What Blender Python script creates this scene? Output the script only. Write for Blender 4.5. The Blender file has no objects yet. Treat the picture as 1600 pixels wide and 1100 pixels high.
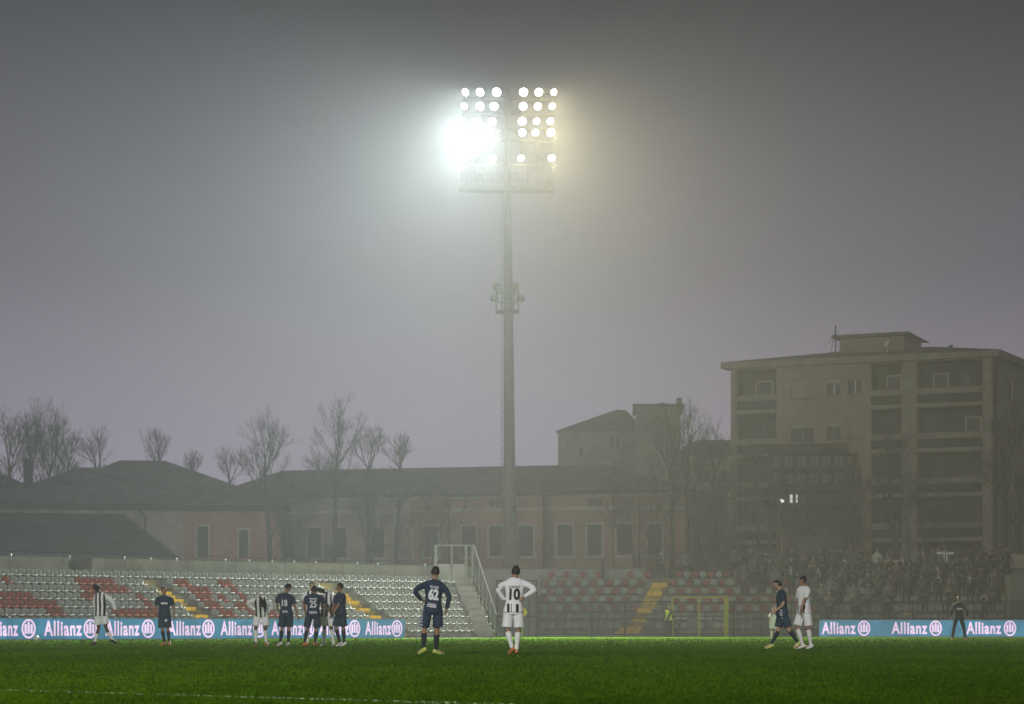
import bpy, bmesh, math, random
from mathutils import Vector, Matrix, noise
from mathutils.bvhtree import BVHTree
R = math.radians
SC = bpy.context.scene
COL = SC.collection

# ---------------------------------------------------------------- camera
CAM_H, F, HY, CX = 0.58, 3900.0, 979.0, 800.0      # eye height, focal length and horizon in photo pixels
cd = bpy.data.cameras.new('camera')
cam = bpy.data.objects.new('camera', cd); COL.objects.link(cam)
cam.location = (0, 0, CAM_H); cam.rotation_euler = (R(90), 0, 0)
cd.sensor_width = 36; cd.lens = 36 * F / 1600; cd.shift_y = (HY - 550) / 1600
cd.clip_start = .5; cd.clip_end = 4000
cd.dof.use_dof = True; cd.dof.focus_distance = 54; cd.dof.aperture_fstop = 3.2
SC.camera = cam

# ---------------------------------------------------------------- sky: the last light of a foggy winter dusk
world = bpy.data.worlds.new('World'); SC.world = world; world.use_nodes = True
nt = world.node_tree; nt.nodes.clear()
out = nt.nodes.new('ShaderNodeOutputWorld'); bg = nt.nodes.new('ShaderNodeBackground')
sky = nt.nodes.new('ShaderNodeTexSky'); sky.sky_type = 'NISHITA'; sky.sun_disc = False
sky.sun_elevation = R(4); sky.sun_rotation = R(200); sky.air_density = 1.5; sky.dust_density = 4; sky.ozone_density = 2
mixs = nt.nodes.new('ShaderNodeMix'); mixs.data_type = 'RGBA'; mixs.inputs[0].default_value = .93
geo = nt.nodes.new('ShaderNodeTexCoord'); sep = nt.nodes.new('ShaderNodeSeparateXYZ'); cr = nt.nodes.new('ShaderNodeValToRGB')
nt.links.new(geo.outputs['Generated'], sep.inputs[0]); nt.links.new(sep.outputs[2], cr.inputs[0])
for p_ in (.2, .3, .6): cr.color_ramp.elements.new(p_)
# the cloud layer: palest low down over the town, dim overhead
for e, (p_, c_) in zip(cr.color_ramp.elements, ((0, (.365, .323, .428)), (.07, (.262, .235, .315)), (.14, (.115, .107, .145)), (.25, (.024, .022, .032)), (1, (.045, .043, .054)))): e.position = p_; e.color = (*c_, 1)
cl = nt.nodes.new('ShaderNodeVectorMath'); cl.operation = 'SCALE'; cl.inputs[3].default_value = 10
nt.links.new(cr.outputs[0], cl.inputs[0])
nt.links.new(sky.outputs[0], mixs.inputs[6]); nt.links.new(cl.outputs[0], mixs.inputs[7]); nt.links.new(mixs.outputs[2], bg.inputs[0])
bg.inputs[1].default_value = .10
nt.links.new(bg.outputs[0], out.inputs[0])
sl = bpy.data.lights.new('sun', 'SUN'); sl.energy = .05; sl.angle = R(40); sl.color = (1, .95, .92)
sun = bpy.data.objects.new('sun', sl); COL.objects.link(sun); sun.rotation_euler = (R(50), 0, R(20))

SC.view_settings.view_transform = 'Standard'; SC.view_settings.look = 'None'
SC.view_settings.exposure = 0; SC.view_settings.gamma = 1
cy = SC.cycles
cy.use_denoising = True; cy.volume_bounces = 1; cy.max_bounces = 5; cy.diffuse_bounces = 2; cy.glossy_bounces = 2
cy.sample_clamp_indirect = 2; cy.sample_clamp_direct = 0

# ---------------------------------------------------------------- helpers
def at(px, py, Y):
    return Vector(((px - CX) * Y / F, Y, CAM_H - (py - HY) * Y / F))
def X(px, Y): return (px - CX) * Y / F
def Z(py, Y): return CAM_H - (py - HY) * Y / F
D1 = Vector((.6945, .7195, 0)); N1 = Vector((-.7195, .6945, 0))      # along the left stand / away from the pitch
P0 = Vector((X(0, 107.7), 107.7, 0))                                  # foot of the left board at the photo's left edge
def left(s, n=0, z=0): return P0 + D1 * s + N1 * n + Vector((0, 0, z))
def left_s(px, n=0):
    """distance along the left stand's line (moved back by n) where the ray through pixel column px meets it"""
    k = (px - CX) / F; q = P0 + N1 * n
    return (k * q.y - q.x) / (D1.x - k * D1.y)

_m = {}
def mat(name, col, rough=.7, var=.12, scale=3.0, bump=0.0, bscale=None, metal=0.0, emit=None, estr=0.0, spec=.5, stretch=(1, 1, 1), alpha=1.0):
    if name in _m: return _m[name]
    m = bpy.data.materials.new(name); m.use_nodes = True; _m[name] = m
    t = m.node_tree; b = t.nodes['Principled BSDF']
    b.inputs['Roughness'].default_value = rough; b.inputs['Metallic'].default_value = metal
    b.inputs['Specular IOR Level'].default_value = spec
    b.inputs['Alpha'].default_value = alpha
    tc = t.nodes.new('ShaderNodeTexCoord'); mp = t.nodes.new('ShaderNodeMapping'); mp.inputs['Scale'].default_value = stretch
    t.links.new(tc.outputs['Object'], mp.inputs[0])
    n = t.nodes.new('ShaderNodeTexNoise'); n.inputs['Scale'].default_value = scale; n.inputs['Detail'].default_value = 6
    n.inputs['Roughness'].default_value = .65
    t.links.new(mp.outputs[0], n.inputs[0])
    cr = t.nodes.new('ShaderNodeValToRGB')
    cr.color_ramp.elements[0].position = .3; cr.color_ramp.elements[1].position = .7
    lo = [max(0, c * (1 - var * 1.6)) for c in col]; hi = [min(1, c * (1 + var)) for c in col]
    cr.color_ramp.elements[0].color = (*lo, 1); cr.color_ramp.elements[1].color = (*hi, 1)
    t.links.new(n.outputs[0], cr.inputs[0]); t.links.new(cr.outputs[0], b.inputs['Base Color'])
    if bump:
        n2 = t.nodes.new('ShaderNodeTexNoise'); n2.inputs['Scale'].default_value = bscale or scale * 6; n2.inputs['Detail'].default_value = 5
        t.links.new(mp.outputs[0], n2.inputs[0])
        bp = t.nodes.new('ShaderNodeBump'); bp.inputs['Strength'].default_value = bump; bp.inputs['Distance'].default_value = .05
        t.links.new(n2.outputs[0], bp.inputs['Height']); t.links.new(bp.outputs[0], b.inputs['Normal'])
    if emit:
        b.inputs['Emission Color'].default_value = (*emit, 1); b.inputs['Emission Strength'].default_value = estr
        m.cycles.emission_sampling = 'NONE' if estr < 3 or estr > 8 else 'AUTO'
    return m

def tag(o, label=None, cat=None, group=None, kind=None):
    if label: o['label'] = label
    if cat: o['category'] = cat
    if group: o['group'] = group
    if kind: o['kind'] = kind
    return o
def empty(name, loc=(0, 0, 0), rz=0):
    o = bpy.data.objects.new(name, None); COL.objects.link(o); o.location = loc; o.rotation_euler = (0, 0, rz)
    o.empty_display_size = .2
    return o
def copy_tree(o, parent=None):
    c = o.copy(); COL.objects.link(c); c.parent = parent
    for ch in list(o.children): copy_tree(ch, c)
    return c

class MB:
    """collects shapes, links them as one mesh object"""
    def __init__(s): s.v = []; s.f = []; s.m = []; s.smooth = []
    def add(s, vs, fs, mi=0, sm=False):
        o = len(s.v); s.v += [tuple(v) for v in vs]
        for f in fs: s.f.append([i + o for i in f]); s.m.append(mi); s.smooth.append(sm)
    def box(s, c, d, rz=0, mi=0, M=None):
        hx, hy, hz = d[0] / 2, d[1] / 2, d[2] / 2
        vs = [Vector((x, y, z)) for x in (-hx, hx) for y in (-hy, hy) for z in (-hz, hz)]
        q = M or Matrix.Rotation(rz, 3, 'Z')
        vs = [q @ v + Vector(c) for v in vs]
        s.add(vs, [(0, 1, 3, 2), (4, 6, 7, 5), (0, 4, 5, 1), (2, 3, 7, 6), (0, 2, 6, 4), (1, 5, 7, 3)], mi)
    def bx(s, x0, x1, y0, y1, z0, z1, mi=0):
        s.box(((x0 + x1) / 2, (y0 + y1) / 2, (z0 + z1) / 2), (abs(x1 - x0), abs(y1 - y0), abs(z1 - z0)), 0, mi)
    def prism(s, a, b, mi=0):
        """a, b: matching polygons (lists of points); walls between them and both caps"""
        n = len(a); s.add(list(a) + list(b), [tuple(range(n))[::-1], tuple(range(n, 2 * n))] + [(i, (i + 1) % n, n + (i + 1) % n, n + i) for i in range(n)], mi)
    def beam(s, a, b, w, h=None, mi=0):
        a, b = Vector(a), Vector(b); h = h or w; d = (b - a).normalized()
        up = Vector((0, 0, 1)) if abs(d.z) < .95 else Vector((0, 1, 0))
        u = d.cross(up).normalized() * w / 2; v = u.normalized().cross(d).normalized() * h / 2
        s.prism([a - u - v, a + u - v, a + u + v, a - u + v], [b - u - v, b + u - v, b + u + v, b - u + v], mi)
    def tube(s, pts, rad, n=8, mi=0, sm=True, cap=True):
        pts = [Vector(p) for p in pts]
        if not isinstance(rad, (list, tuple)): rad = [rad] * len(pts)
        o = len(s.v); ref = Vector((.31, .17, .93)); vs = []
        for i, p in enumerate(pts):
            d = (pts[min(i + 1, len(pts) - 1)] - pts[max(i - 1, 0)])
            d = d.normalized() if d.length > 1e-9 else Vector((0, 0, 1))
            if abs(d.dot(ref)) > .97: ref = Vector((.9, .1, .2))
            u = d.cross(ref).normalized(); v = d.cross(u)
            for k in range(n):
                a = 2 * math.pi * k / n
                vs.append(p + (u * math.cos(a) + v * math.sin(a)) * rad[i])
        fs = []
        for i in range(len(pts) - 1):
            for k in range(n):
                fs.append((i * n + k, i * n + (k + 1) % n, (i + 1) * n + (k + 1) % n, (i + 1) * n + k))
        if cap: fs += [tuple(range(n))[::-1], tuple((len(pts) - 1) * n + k for k in range(n))]
        s.add(vs, fs, mi, sm)
    def build(s, name, mats, parent=None, at=None):
        me = bpy.data.meshes.new(name)
        vs = s.v
        if at is not None: vs = [tuple(Vector(v) - Vector(at)) for v in vs]
        me.from_pydata(vs, [], s.f)
        if not isinstance(mats, (list, tuple)): mats = [mats]
        for m in mats: me.materials.append(m)
        me.polygons.foreach_set('material_index', s.m); me.polygons.foreach_set('use_smooth', s.smooth)
        bm = bmesh.new(); bm.from_mesh(me); bmesh.ops.recalc_face_normals(bm, faces=bm.faces); bm.to_mesh(me); bm.free()
        o = bpy.data.objects.new(name, me); COL.objects.link(o)
        if at is not None and not parent: o.location = at
        if parent: o.parent = parent
        return o

# ---------------------------------------------------------------- the fog
def make_haze():
    mb = MB(); mb.bx(-420, 420, -110, 640, -1.0, 42)
    m = bpy.data.materials.new('fog'); m.use_nodes = True; t = m.node_tree; t.nodes.clear()
    o_ = t.nodes.new('ShaderNodeOutputMaterial'); v = t.nodes.new('ShaderNodeVolumePrincipled')
    v.inputs['Color'].default_value = (.93, .93, .93, 1); v.inputs['Density'].default_value = FOG
    v.inputs['Anisotropy'].default_value = FOG_G
    t.links.new(v.outputs[0], o_.inputs['Volume'])
    tag(mb.build('haze', m), kind='stuff', label='grey evening fog hanging over the whole ground', cat='fog')
FOG, FOG_G = .0007, .15
make_haze()
# ---------------------------------------------------------------- ground and pitch
def sheet(name, pts, z, m):
    mb = MB(); mb.add([(p[0], p[1], z) for p in pts], [tuple(range(len(pts)))])
    o = mb.build(name, m); return tag(o, kind='structure')
asph = mat('wet asphalt', (.075, .075, .07), .75, .3, .4, .2, 8)
sheet('ground', [(-400, -100), (400, -100), (400, 620), (-400, 620)], 0, asph)

g = bpy.data.materials.new('pitch grass'); g.use_nodes = True; t = g.node_tree; b = t.nodes['Principled BSDF']
b.inputs['Roughness'].default_value = .85; b.inputs['Specular IOR Level'].default_value = .0
tc = t.nodes.new('ShaderNodeTexCoord')
def nz(scale, det=6, st=(1, 1, 1)):
    mp = t.nodes.new('ShaderNodeMapping'); mp.inputs['Scale'].default_value = st; t.links.new(tc.outputs['Object'], mp.inputs[0])
    n = t.nodes.new('ShaderNodeTexNoise'); n.inputs['Scale'].default_value = scale; n.inputs['Detail'].default_value = det; n.inputs['Roughness'].default_value = .7
    t.links.new(mp.outputs[0], n.inputs[0]); return n.outputs[0]
def ramp(src, stops):
    c = t.nodes.new('ShaderNodeValToRGB')
    while len(c.color_ramp.elements) < len(stops): c.color_ramp.elements.new(.5)
    for e, (p, col) in zip(c.color_ramp.elements, stops): e.position = p; e.color = (*col, 1)
    t.links.new(src, c.inputs[0]); return c.outputs[0]
base = ramp(nz(.8, 12), [(.3, (.034, .088, .001)), (.55, (.060, .130, .001)), (.75, (.090, .172, .003))])
# mowing bands run along the pitch
wv = t.nodes.new('ShaderNodeTexWave'); wv.wave_type = 'BANDS'; wv.bands_direction = 'Y'; wv.inputs['Scale'].default_value = .052
wv.inputs['Distortion'].default_value = .6; wv.inputs['Detail'].default_value = 1
mpw = t.nodes.new('ShaderNodeMapping'); mpw.inputs['Rotation'].default_value = (0, 0, R(6)); t.links.new(tc.outputs['Object'], mpw.inputs[0]); t.links.new(mpw.outputs[0], wv.inputs[0])
band = ramp(wv.outputs[0], [(.35, (.93, .93, .93)), (.65, (1.04, 1.04, 1.0))])
mx = t.nodes.new('ShaderNodeMix'); mx.data_type = 'RGBA'; mx.blend_type = 'MULTIPLY'; mx.inputs[0].default_value = 1
t.links.new(base, mx.inputs[6]); t.links.new(band, mx.inputs[7])
wear = ramp(nz(.11, 5), [(.42, (.78, .82, .8)), (.62, (1.08, 1.06, 1))])
mx2 = t.nodes.new('ShaderNodeMix'); mx2.data_type = 'RGBA'; mx2.blend_type = 'MULTIPLY'; mx2.inputs[0].default_value = 1
t.links.new(mx.outputs[2], mx2.inputs[6]); t.links.new(wear, mx2.inputs[7]); t.links.new(mx2.outputs[2], b.inputs['Base Color'])
bp = t.nodes.new('ShaderNodeBump'); bp.inputs['Strength'].default_value = .9; bp.inputs['Distance'].default_value = .06
t.links.new(nz(14, 8), bp.inputs['Height']); t.links.new(bp.outputs[0], b.inputs['Normal'])
A = left(-40, -1.1); B = left(left_s(775, -1.1), -1.1)
RB0 = (X(760, 139.0), 139.0); RB1 = (X(1700, 139.6), 139.6)
sheet('pitch', [(A.x, A.y), (A.x, -60), (70, -60), (70, 139.9), RB1, RB0, (B.x, B.y)], .004, g)

lw = mat('line paint on grass', (.50, .56, .20), .8, .35, 6, 0)
def line(name, a, b_, w):
    a, b_ = Vector((*a, 0)), Vector((*b_, 0)); d = (b_ - a).normalized(); n = Vector((-d.y, d.x, 0)) * w / 2
    pts = []
    k = 90
    L = [a.lerp(b_, i / k) for i in range(k + 1)]
    random.seed(5)
    up = [p + n * random.uniform(.75, 1.2) for p in L]; dn = [p - n * random.uniform(.75, 1.2) for p in L]
    mb = MB(); mb.add([(p.x, p.y, .008) for p in up + dn], [(i, i + 1, k + 2 + i, k + 1 + i) for i in range(k)])
    return tag(mb.build(name, lw), kind='structure')
p1 = at(0, 1079, .58 * F / 100); p2 = at(560, 1095.5, .58 * F / 116.5)
d = (p2 - p1); line('pitch_line', (p1.x - d.x * 8, p1.y - d.y * 8), (p2.x + d.x * 2.2, p2.y + d.y * 2.2), .10)

# ---------------------------------------------------------------- standing grass blades on the nearer part of the pitch
def blades():
    ln = Vector((-(p2 - p1).y, (p2 - p1).x, 0)).normalized(); rnd = random.Random(8); vs = []; fs = []; mi = []
    inv0, inv1 = 1 / 16.5, 1 / 120.0
    for i in range(240000):
        Y = 1 / (inv1 + (inv0 - inv1) * rnd.random()); px = rnd.uniform(-140, 1740); x = (px - CX) * Y / F
        if abs((Vector((x, Y, 0)) - Vector((p1.x, p1.y, 0))).dot(ln)) < .06: continue
        if Y > 92 and (Vector((x, Y, 0)) - P0).dot(N1) > -1.4: continue
        a = rnd.uniform(0, 6.28); h = rnd.uniform(.007, .018) * (1 + Y / 60); w = rnd.uniform(.003, .006) * (1 + Y / 22); lx, ly = rnd.uniform(-.018, .018), rnd.uniform(-.018, .018)
        o = len(vs); ca, sa = math.cos(a) * w, math.sin(a) * w
        vs += [(x - ca, Y - sa, .003), (x + ca, Y + sa, .003), (x + lx, Y + ly, .004 + h)]; fs.append((o, o + 1, o + 2)); q = noise.noise(Vector((x * .35, Y * .12, 0))) + .5 * noise.noise(Vector((x * 1.3, Y * .5, 4))); mi.append(0 if rnd.random() < .62 - q * .9 else (1 if rnd.random() < .85 else 2))
    me = bpy.data.meshes.new('grass_blades'); me.from_pydata(vs, [], fs)
    for n_, c in (('blade green', (.042, .104, .001)), ('blade light', (.064, .140, .002)), ('blade dry', (.080, .128, .008))): me.materials.append(mat(n_, c, .9, .25, 2, spec=0))
    me.polygons.foreach_set('material_index', mi)
    o = bpy.data.objects.new('grass_blades', me); COL.objects.link(o); tag(o, 'short wet grass blades standing on the near part of the pitch', 'grass', kind='stuff')
blades()
# ---------------------------------------------------------------- floodlight tower
galv = mat('galvanised steel', (.11, .11, .105), .8, .12, 2, spec=.2)
lampbody = mat('lamp housing', (.12, .12, .12), .5, .1, 4, metal=.3)
glow_w = mat('lit lamp glass', (.9, .9, .9), .4, 0, 1, emit=(1, 1, .94), estr=14)
def make_tower(Y=152.0):
    bx = X(798.5, Y)
    root = empty('floodlight_tower', (bx, Y, 0))
    tag(root, 'tall grey floodlight mast with rows of lit lamps, standing behind the stands', 'floodlight tower')
    def W(px, py, dy=0): v = at(px, py, Y); return (v.x - bx, dy, v.z)
    # tapering polygonal mast; its section steps in at each joint
    m = MB(); pts = []; rad = []
    for py, a, c in ((979, 785.5, 811.5), (870, 786, 811), (780, 786.5, 806.5), (700, 787, 804.5), (600, 787, 803.2), (490, 787, 802), (400, 787, 800.5), (320, 787.2, 798.6), (240, 788, 798), (140, 789, 797)):
        pts.append(W((a + c) / 2, py)); rad.append((c - a) / 2 * Y / F)
    pts[0] = (pts[0][0], 0, -.1)
    m.tube(pts, rad, 12, sm=False); m.build('mast', galv, root)
    fl = MB(); fl.tube([(0, 0, -.05), (0, 0, .12)], .85, 16, sm=False); fl.build('base_flange', galv, root)
    # climbing rungs up the left side
    rg = MB()
    for i in range(62):
        py = 860 - i * 9.0
        r = 8 if py > 500 else 6.5
        cx = 787 + 0
        rg.beam(W(cx + 1, py), W(cx - 3.2, py), .03)
    rg.beam(W(783.8, 868), W(784.2, 300), .035); rg.build('climbing_rungs', galv, root)
    # half-way platform with four small speakers
    p = MB()
    for px in (776, 784.5, 803, 810): p.beam(W(px, 487, -.5), W(px, 452, -.5), .09)
    for py in (487, 474, 460): p.beam(W(775, py, -.55), W(811, py, -.55), .1, .12)
    for px in (775, 811):
        for py in (487, 474, 460): p.beam(W(px, py, -.55), W(px, py, .6), .06)
    p.bx(W(774, 487)[0], W(811, 487)[0], -.6, .6, W(0, 488.5)[2], W(0, 486.5)[2])
    p.build('service_platform', galv, root)
    for px, py in ((776, 451), (805, 451)):
        k = MB(); k.box(W(px, py, -.75), (.38, .4, .42), R(12)); k.build('junction_box', lampbody, root)
    for px, py, s_ in ((774, 468.5, -1), (812, 468.5, 1)):
        k = MB(); c = Vector(W(px, py, -.7)); k.tube([c + Vector((-.1 * s_, .25, 0)), c + Vector((.02 * s_, -.1, -.02)), c + Vector((.14 * s_, -.3, -.05))], [.12, .17, .2], 12); k.build('horn_speaker', lampbody, root)
    # top frame
    f = MB()
    for py in (154, 177, 201, 219, 256):
        f.beam(W(722, py, .25), W(869, py + 1, .25), .10, .12)
    for px in (724, 748, 772, 816, 840, 864): f.beam(W(px, 138, .3), W(px, 262, .3), .09)
    for a, c in (((724, 262), (790, 200)), ((866, 262), (796, 200)), ((724, 138), (790, 176)), ((866, 138), (796, 176))): f.beam(W(*a, .4), W(*c, .4), .07)
    f.build('lamp_frame', galv, root)
    pl = MB(); pl.bx(W(716, 0)[0], W(865, 0)[0], -.7, .7, W(0, 299)[2], W(0, 295)[2])
    pl.beam(W(716, 296.5, -.72), W(865, 298.5, -.72), .1, .22); pl.build('maintenance_deck', galv, root)
    rl = MB()
    for py in (262, 274, 285):
        rl.beam(W(716, py, -.7), W(865, py + 1, -.7), .045)
        for px in (716, 865): rl.beam(W(px, py, -.7), W(px, py, .7), .045)
    for i in range(12):
        px = 716 + i * 149 / 11; rl.beam(W(px, 262, -.7), W(px, 297, -.7), .045)
    rl.build('deck_railing', galv, root)
    # the lamps: left bank aimed at the near-left of the pitch, right bank further right
    rows = [(145, (727, 750, 776), (818, 842, 865.5)), (167, (725, 750, 772), (817.5, 840.5, 863)), (190.5, (723, 747, 769), (816, 838.5, 860)),
            (208, (722, 746, 768), (816, 837, 861)), (248, (725, 770), (814, 862))]
    for ri, (py, L, Rr) in enumerate(rows):
        for bank, xs in ((0, L), (1, Rr)):
            for ci, px in enumerate(xs):
                yaw = (-36 + ci * 10 + ri * 2 + (8 if ri in (2, 3) else 0)) if bank == 0 else (4 + ci * 10 + ri)     # + = towards the photo's right
                tilt = (30, 31, 33, 33, 35)[ri]
                a = R(-90 + yaw); tl = R(tilt)
                dr = Vector((math.cos(a) * math.cos(tl), math.sin(a) * math.cos(tl), -math.sin(tl)))
                c = Vector(W(px, py, -.15)); lr = (.19, .25, .22, .21, .24, .20, .23)[(ri * 5 + ci * 3 + bank) % 7] + (.03 if bank == 0 and ri == 0 else 0)
                h = MB(); h.tube([c - dr * .38, c - dr * .28, c - dr * .02], [.09, .2, lr + .02], 14)
                h.beam(c - dr * .2 + Vector((0, .1, -.25)), c - dr * .2 + Vector((0, .35, -.02)), .05)
                ho = h.build('lamp', lampbody, root)
                ln = MB(); ln.tube([c - dr * .02, c + dr * .02, c + dr * .05], [lr, lr * .9, lr * .5], 16); ln.build('lens', glow_w, ho)
                hot = bank == 0 and ri in (2, 3)
                ld = bpy.data.lights.new('lamp_light', 'SPOT'); ld.energy = LAMP_W * (HOT if hot else 1.0 if bank == 0 else .70)
                ld.color = (.85, .98, .96) if bank == 0 else (1, .90, .56)
                ld.spot_size = R(82); ld.spot_blend = .8; ld.shadow_soft_size = .2
                lo = bpy.data.objects.new('lamp_light', ld); COL.objects.link(lo); lo.parent = root
                lo.location = c + dr * .12; lo.rotation_euler = dr.to_track_quat('-Z', 'Y').to_euler()
    return root
LAMP_W, HOT = 28000.0, 1.9
make_tower()

# the ground's other mast, behind the photographer, lights the players and stands from this side
def second_tower():
    root = empty('floodlight_tower', (-22, -40, 0)); tag(root, 'matching floodlight mast behind the photographer, outside the picture', 'floodlight tower')
    m = MB(); m.tube([(0, 0, -.1), (0, 0, 33)], [.5, .22], 12, sm=False); m.build('mast', galv, root)
    f = MB()
    for z in (29.5, 30.5, 31.5, 32.5): f.beam((-3, .2, z), (3, .2, z), .12)
    f.build('lamp_frame', galv, root)
    for i in range(4):
        for j in range(6):
            c = Vector((-2.7 + j * 1.08, .45, 29.5 + i)); dr = Vector((.13, 1, -.28)).normalized()
            h = MB(); h.tube([c - dr * .38, c - dr * .28, c - dr * .02], [.09, .2, .25], 12); ho = h.build('lamp', lampbody, root)
            ln = MB(); ln.tube([c - dr * .02, c + dr * .05], [.23, .12], 12); ln.build('lens', glow_w, ho)
    ld = bpy.data.lights.new('lamp_light', 'SPOT'); ld.energy = FRONT_W; ld.color = (1, .99, .95); ld.spot_size = R(54); ld.spot_blend = .9; ld.shadow_soft_size = 1.6
    lo = bpy.data.objects.new('lamp_light', ld); COL.objects.link(lo); lo.parent = root; lo.location = (0, 1.2, 31); lo.rotation_euler = Vector((.09, 1, -.26)).normalized().to_track_quat('-Z', 'Y').to_euler()
FRONT_W = 240000.0
second_tower()
# ---------------------------------------------------------------- buildings behind the ground
plaster_p = mat('old pink plaster', (.30, .165, .12), .85, .22, .5, .25, 6)
plaster_b = mat('beige plaster', (.27, .245, .19), .85, .2, .5, .25, 6)
stone = mat('pale stone trim', (.36, .34, .28), .8, .12, 2)
tile = mat('weathered grey roof tiles', (.085, .08, .07), .85, .3, 1.2, .6, 10, stretch=(1, 1, 1))
dark = mat('dark window glass', (.022, .023, .022), .25, .1, 2)
shut = mat('closed dark shutters', (.03, .03, .027), .7, .25, 9, stretch=(.2, .2, 3))
metal_d = mat('dark metal', (.022, .022, .02), .7, .15, 3, spec=.2)
concrete = mat('weathered concrete', (.27, .26, .225), .85, .22, .7, .3, 5)
conc_d = mat('damp concrete', (.13, .125, .105), .85, .25, .8, .3, 5)

class Face:
    """a vertical plane through two ground points; w points away from the camera"""
    def __init__(s, px0, Y0, px1, Y1):
        s.a = Vector((X(px0, Y0), Y0, 0)); b = Vector((X(px1, Y1), Y1, 0))
        s.L = (b - s.a).length; s.u = (b - s.a).normalized(); s.w = Vector((-s.u.y, s.u.x, 0))
        if s.w.y < 0: s.w = -s.w
    def U(s, px, off=0):
        k = (px - CX) / F; q = s.a + s.w * off
        return (k * q.y - q.x) / (s.u.x - k * s.u.y)
    def P(s, u, z, off=0): return s.a + s.u * u + s.w * off + Vector((0, 0, z))
    def Yat(s, px, off=0): return (s.a + s.w * off + s.u * s.U(px, off)).y
    def Zp(s, px, py, off=0): return Z(py, s.Yat(px, off))
    def slab(s, mb, u0, u1, z0, z1, o0, o1, mi=0):
        mb.prism([s.P(u0, z0, o0), s.P(u1, z0, o0), s.P(u1, z1, o0), s.P(u0, z1, o0)],
                 [s.P(u0, z0, o1), s.P(u1, z0, o1), s.P(u1, z1, o1), s.P(u0, z1, o1)], mi)
    def wall(s, mb, u0, u1, z0, z1, holes, depth=.35, mi=0):
        """wall skin with real openings (u0,u1,z0,z1 each) and their reveals"""
        us = sorted({u0, u1, *[h[0] for h in holes], *[h[1] for h in holes]}); us = [u for u in us if u0 <= u <= u1]
        zs = sorted({z0, z1, *[h[2] for h in holes], *[h[3] for h in holes]}); zs = [z for z in zs if z0 <= z <= z1]
        for i in range(len(us) - 1):
            for j in range(len(zs) - 1):
                cu, cz = (us[i] + us[i + 1]) / 2, (zs[j] + zs[j + 1]) / 2
                if any(h[0] < cu < h[1] and h[2] < cz < h[3] for h in holes): continue
                mb.add([s.P(us[i], zs[j]), s.P(us[i + 1], zs[j]), s.P(us[i + 1], zs[j + 1]), s.P(us[i], zs[j + 1])], [(0, 1, 2, 3)], mi)
        for a, b, c, d in holes:
            q = [(a, c), (b, c), (b, d), (a, d)]
            for k in range(4):
                p, r = q[k], q[(k + 1) % 4]
                mb.add([s.P(*p), s.P(*r), s.P(*r, depth), s.P(*p, depth)], [(0, 1, 2, 3)], mi)

def hip_roof(mb, base, ridge, th=.0, mi=0):
    """base: 4 eave corners (front-left, front-right, back-right, back-left); ridge: 2 points"""
    a, b, c, d = [Vector(p) for p in base]; r, q = [Vector(p) for p in ridge]
    mb.add([a, b, c, d, r, q], [(0, 1, 5, 4), (1, 2, 5), (2, 3, 4, 5), (3, 0, 4), (3, 2, 1, 0)], mi)

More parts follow.
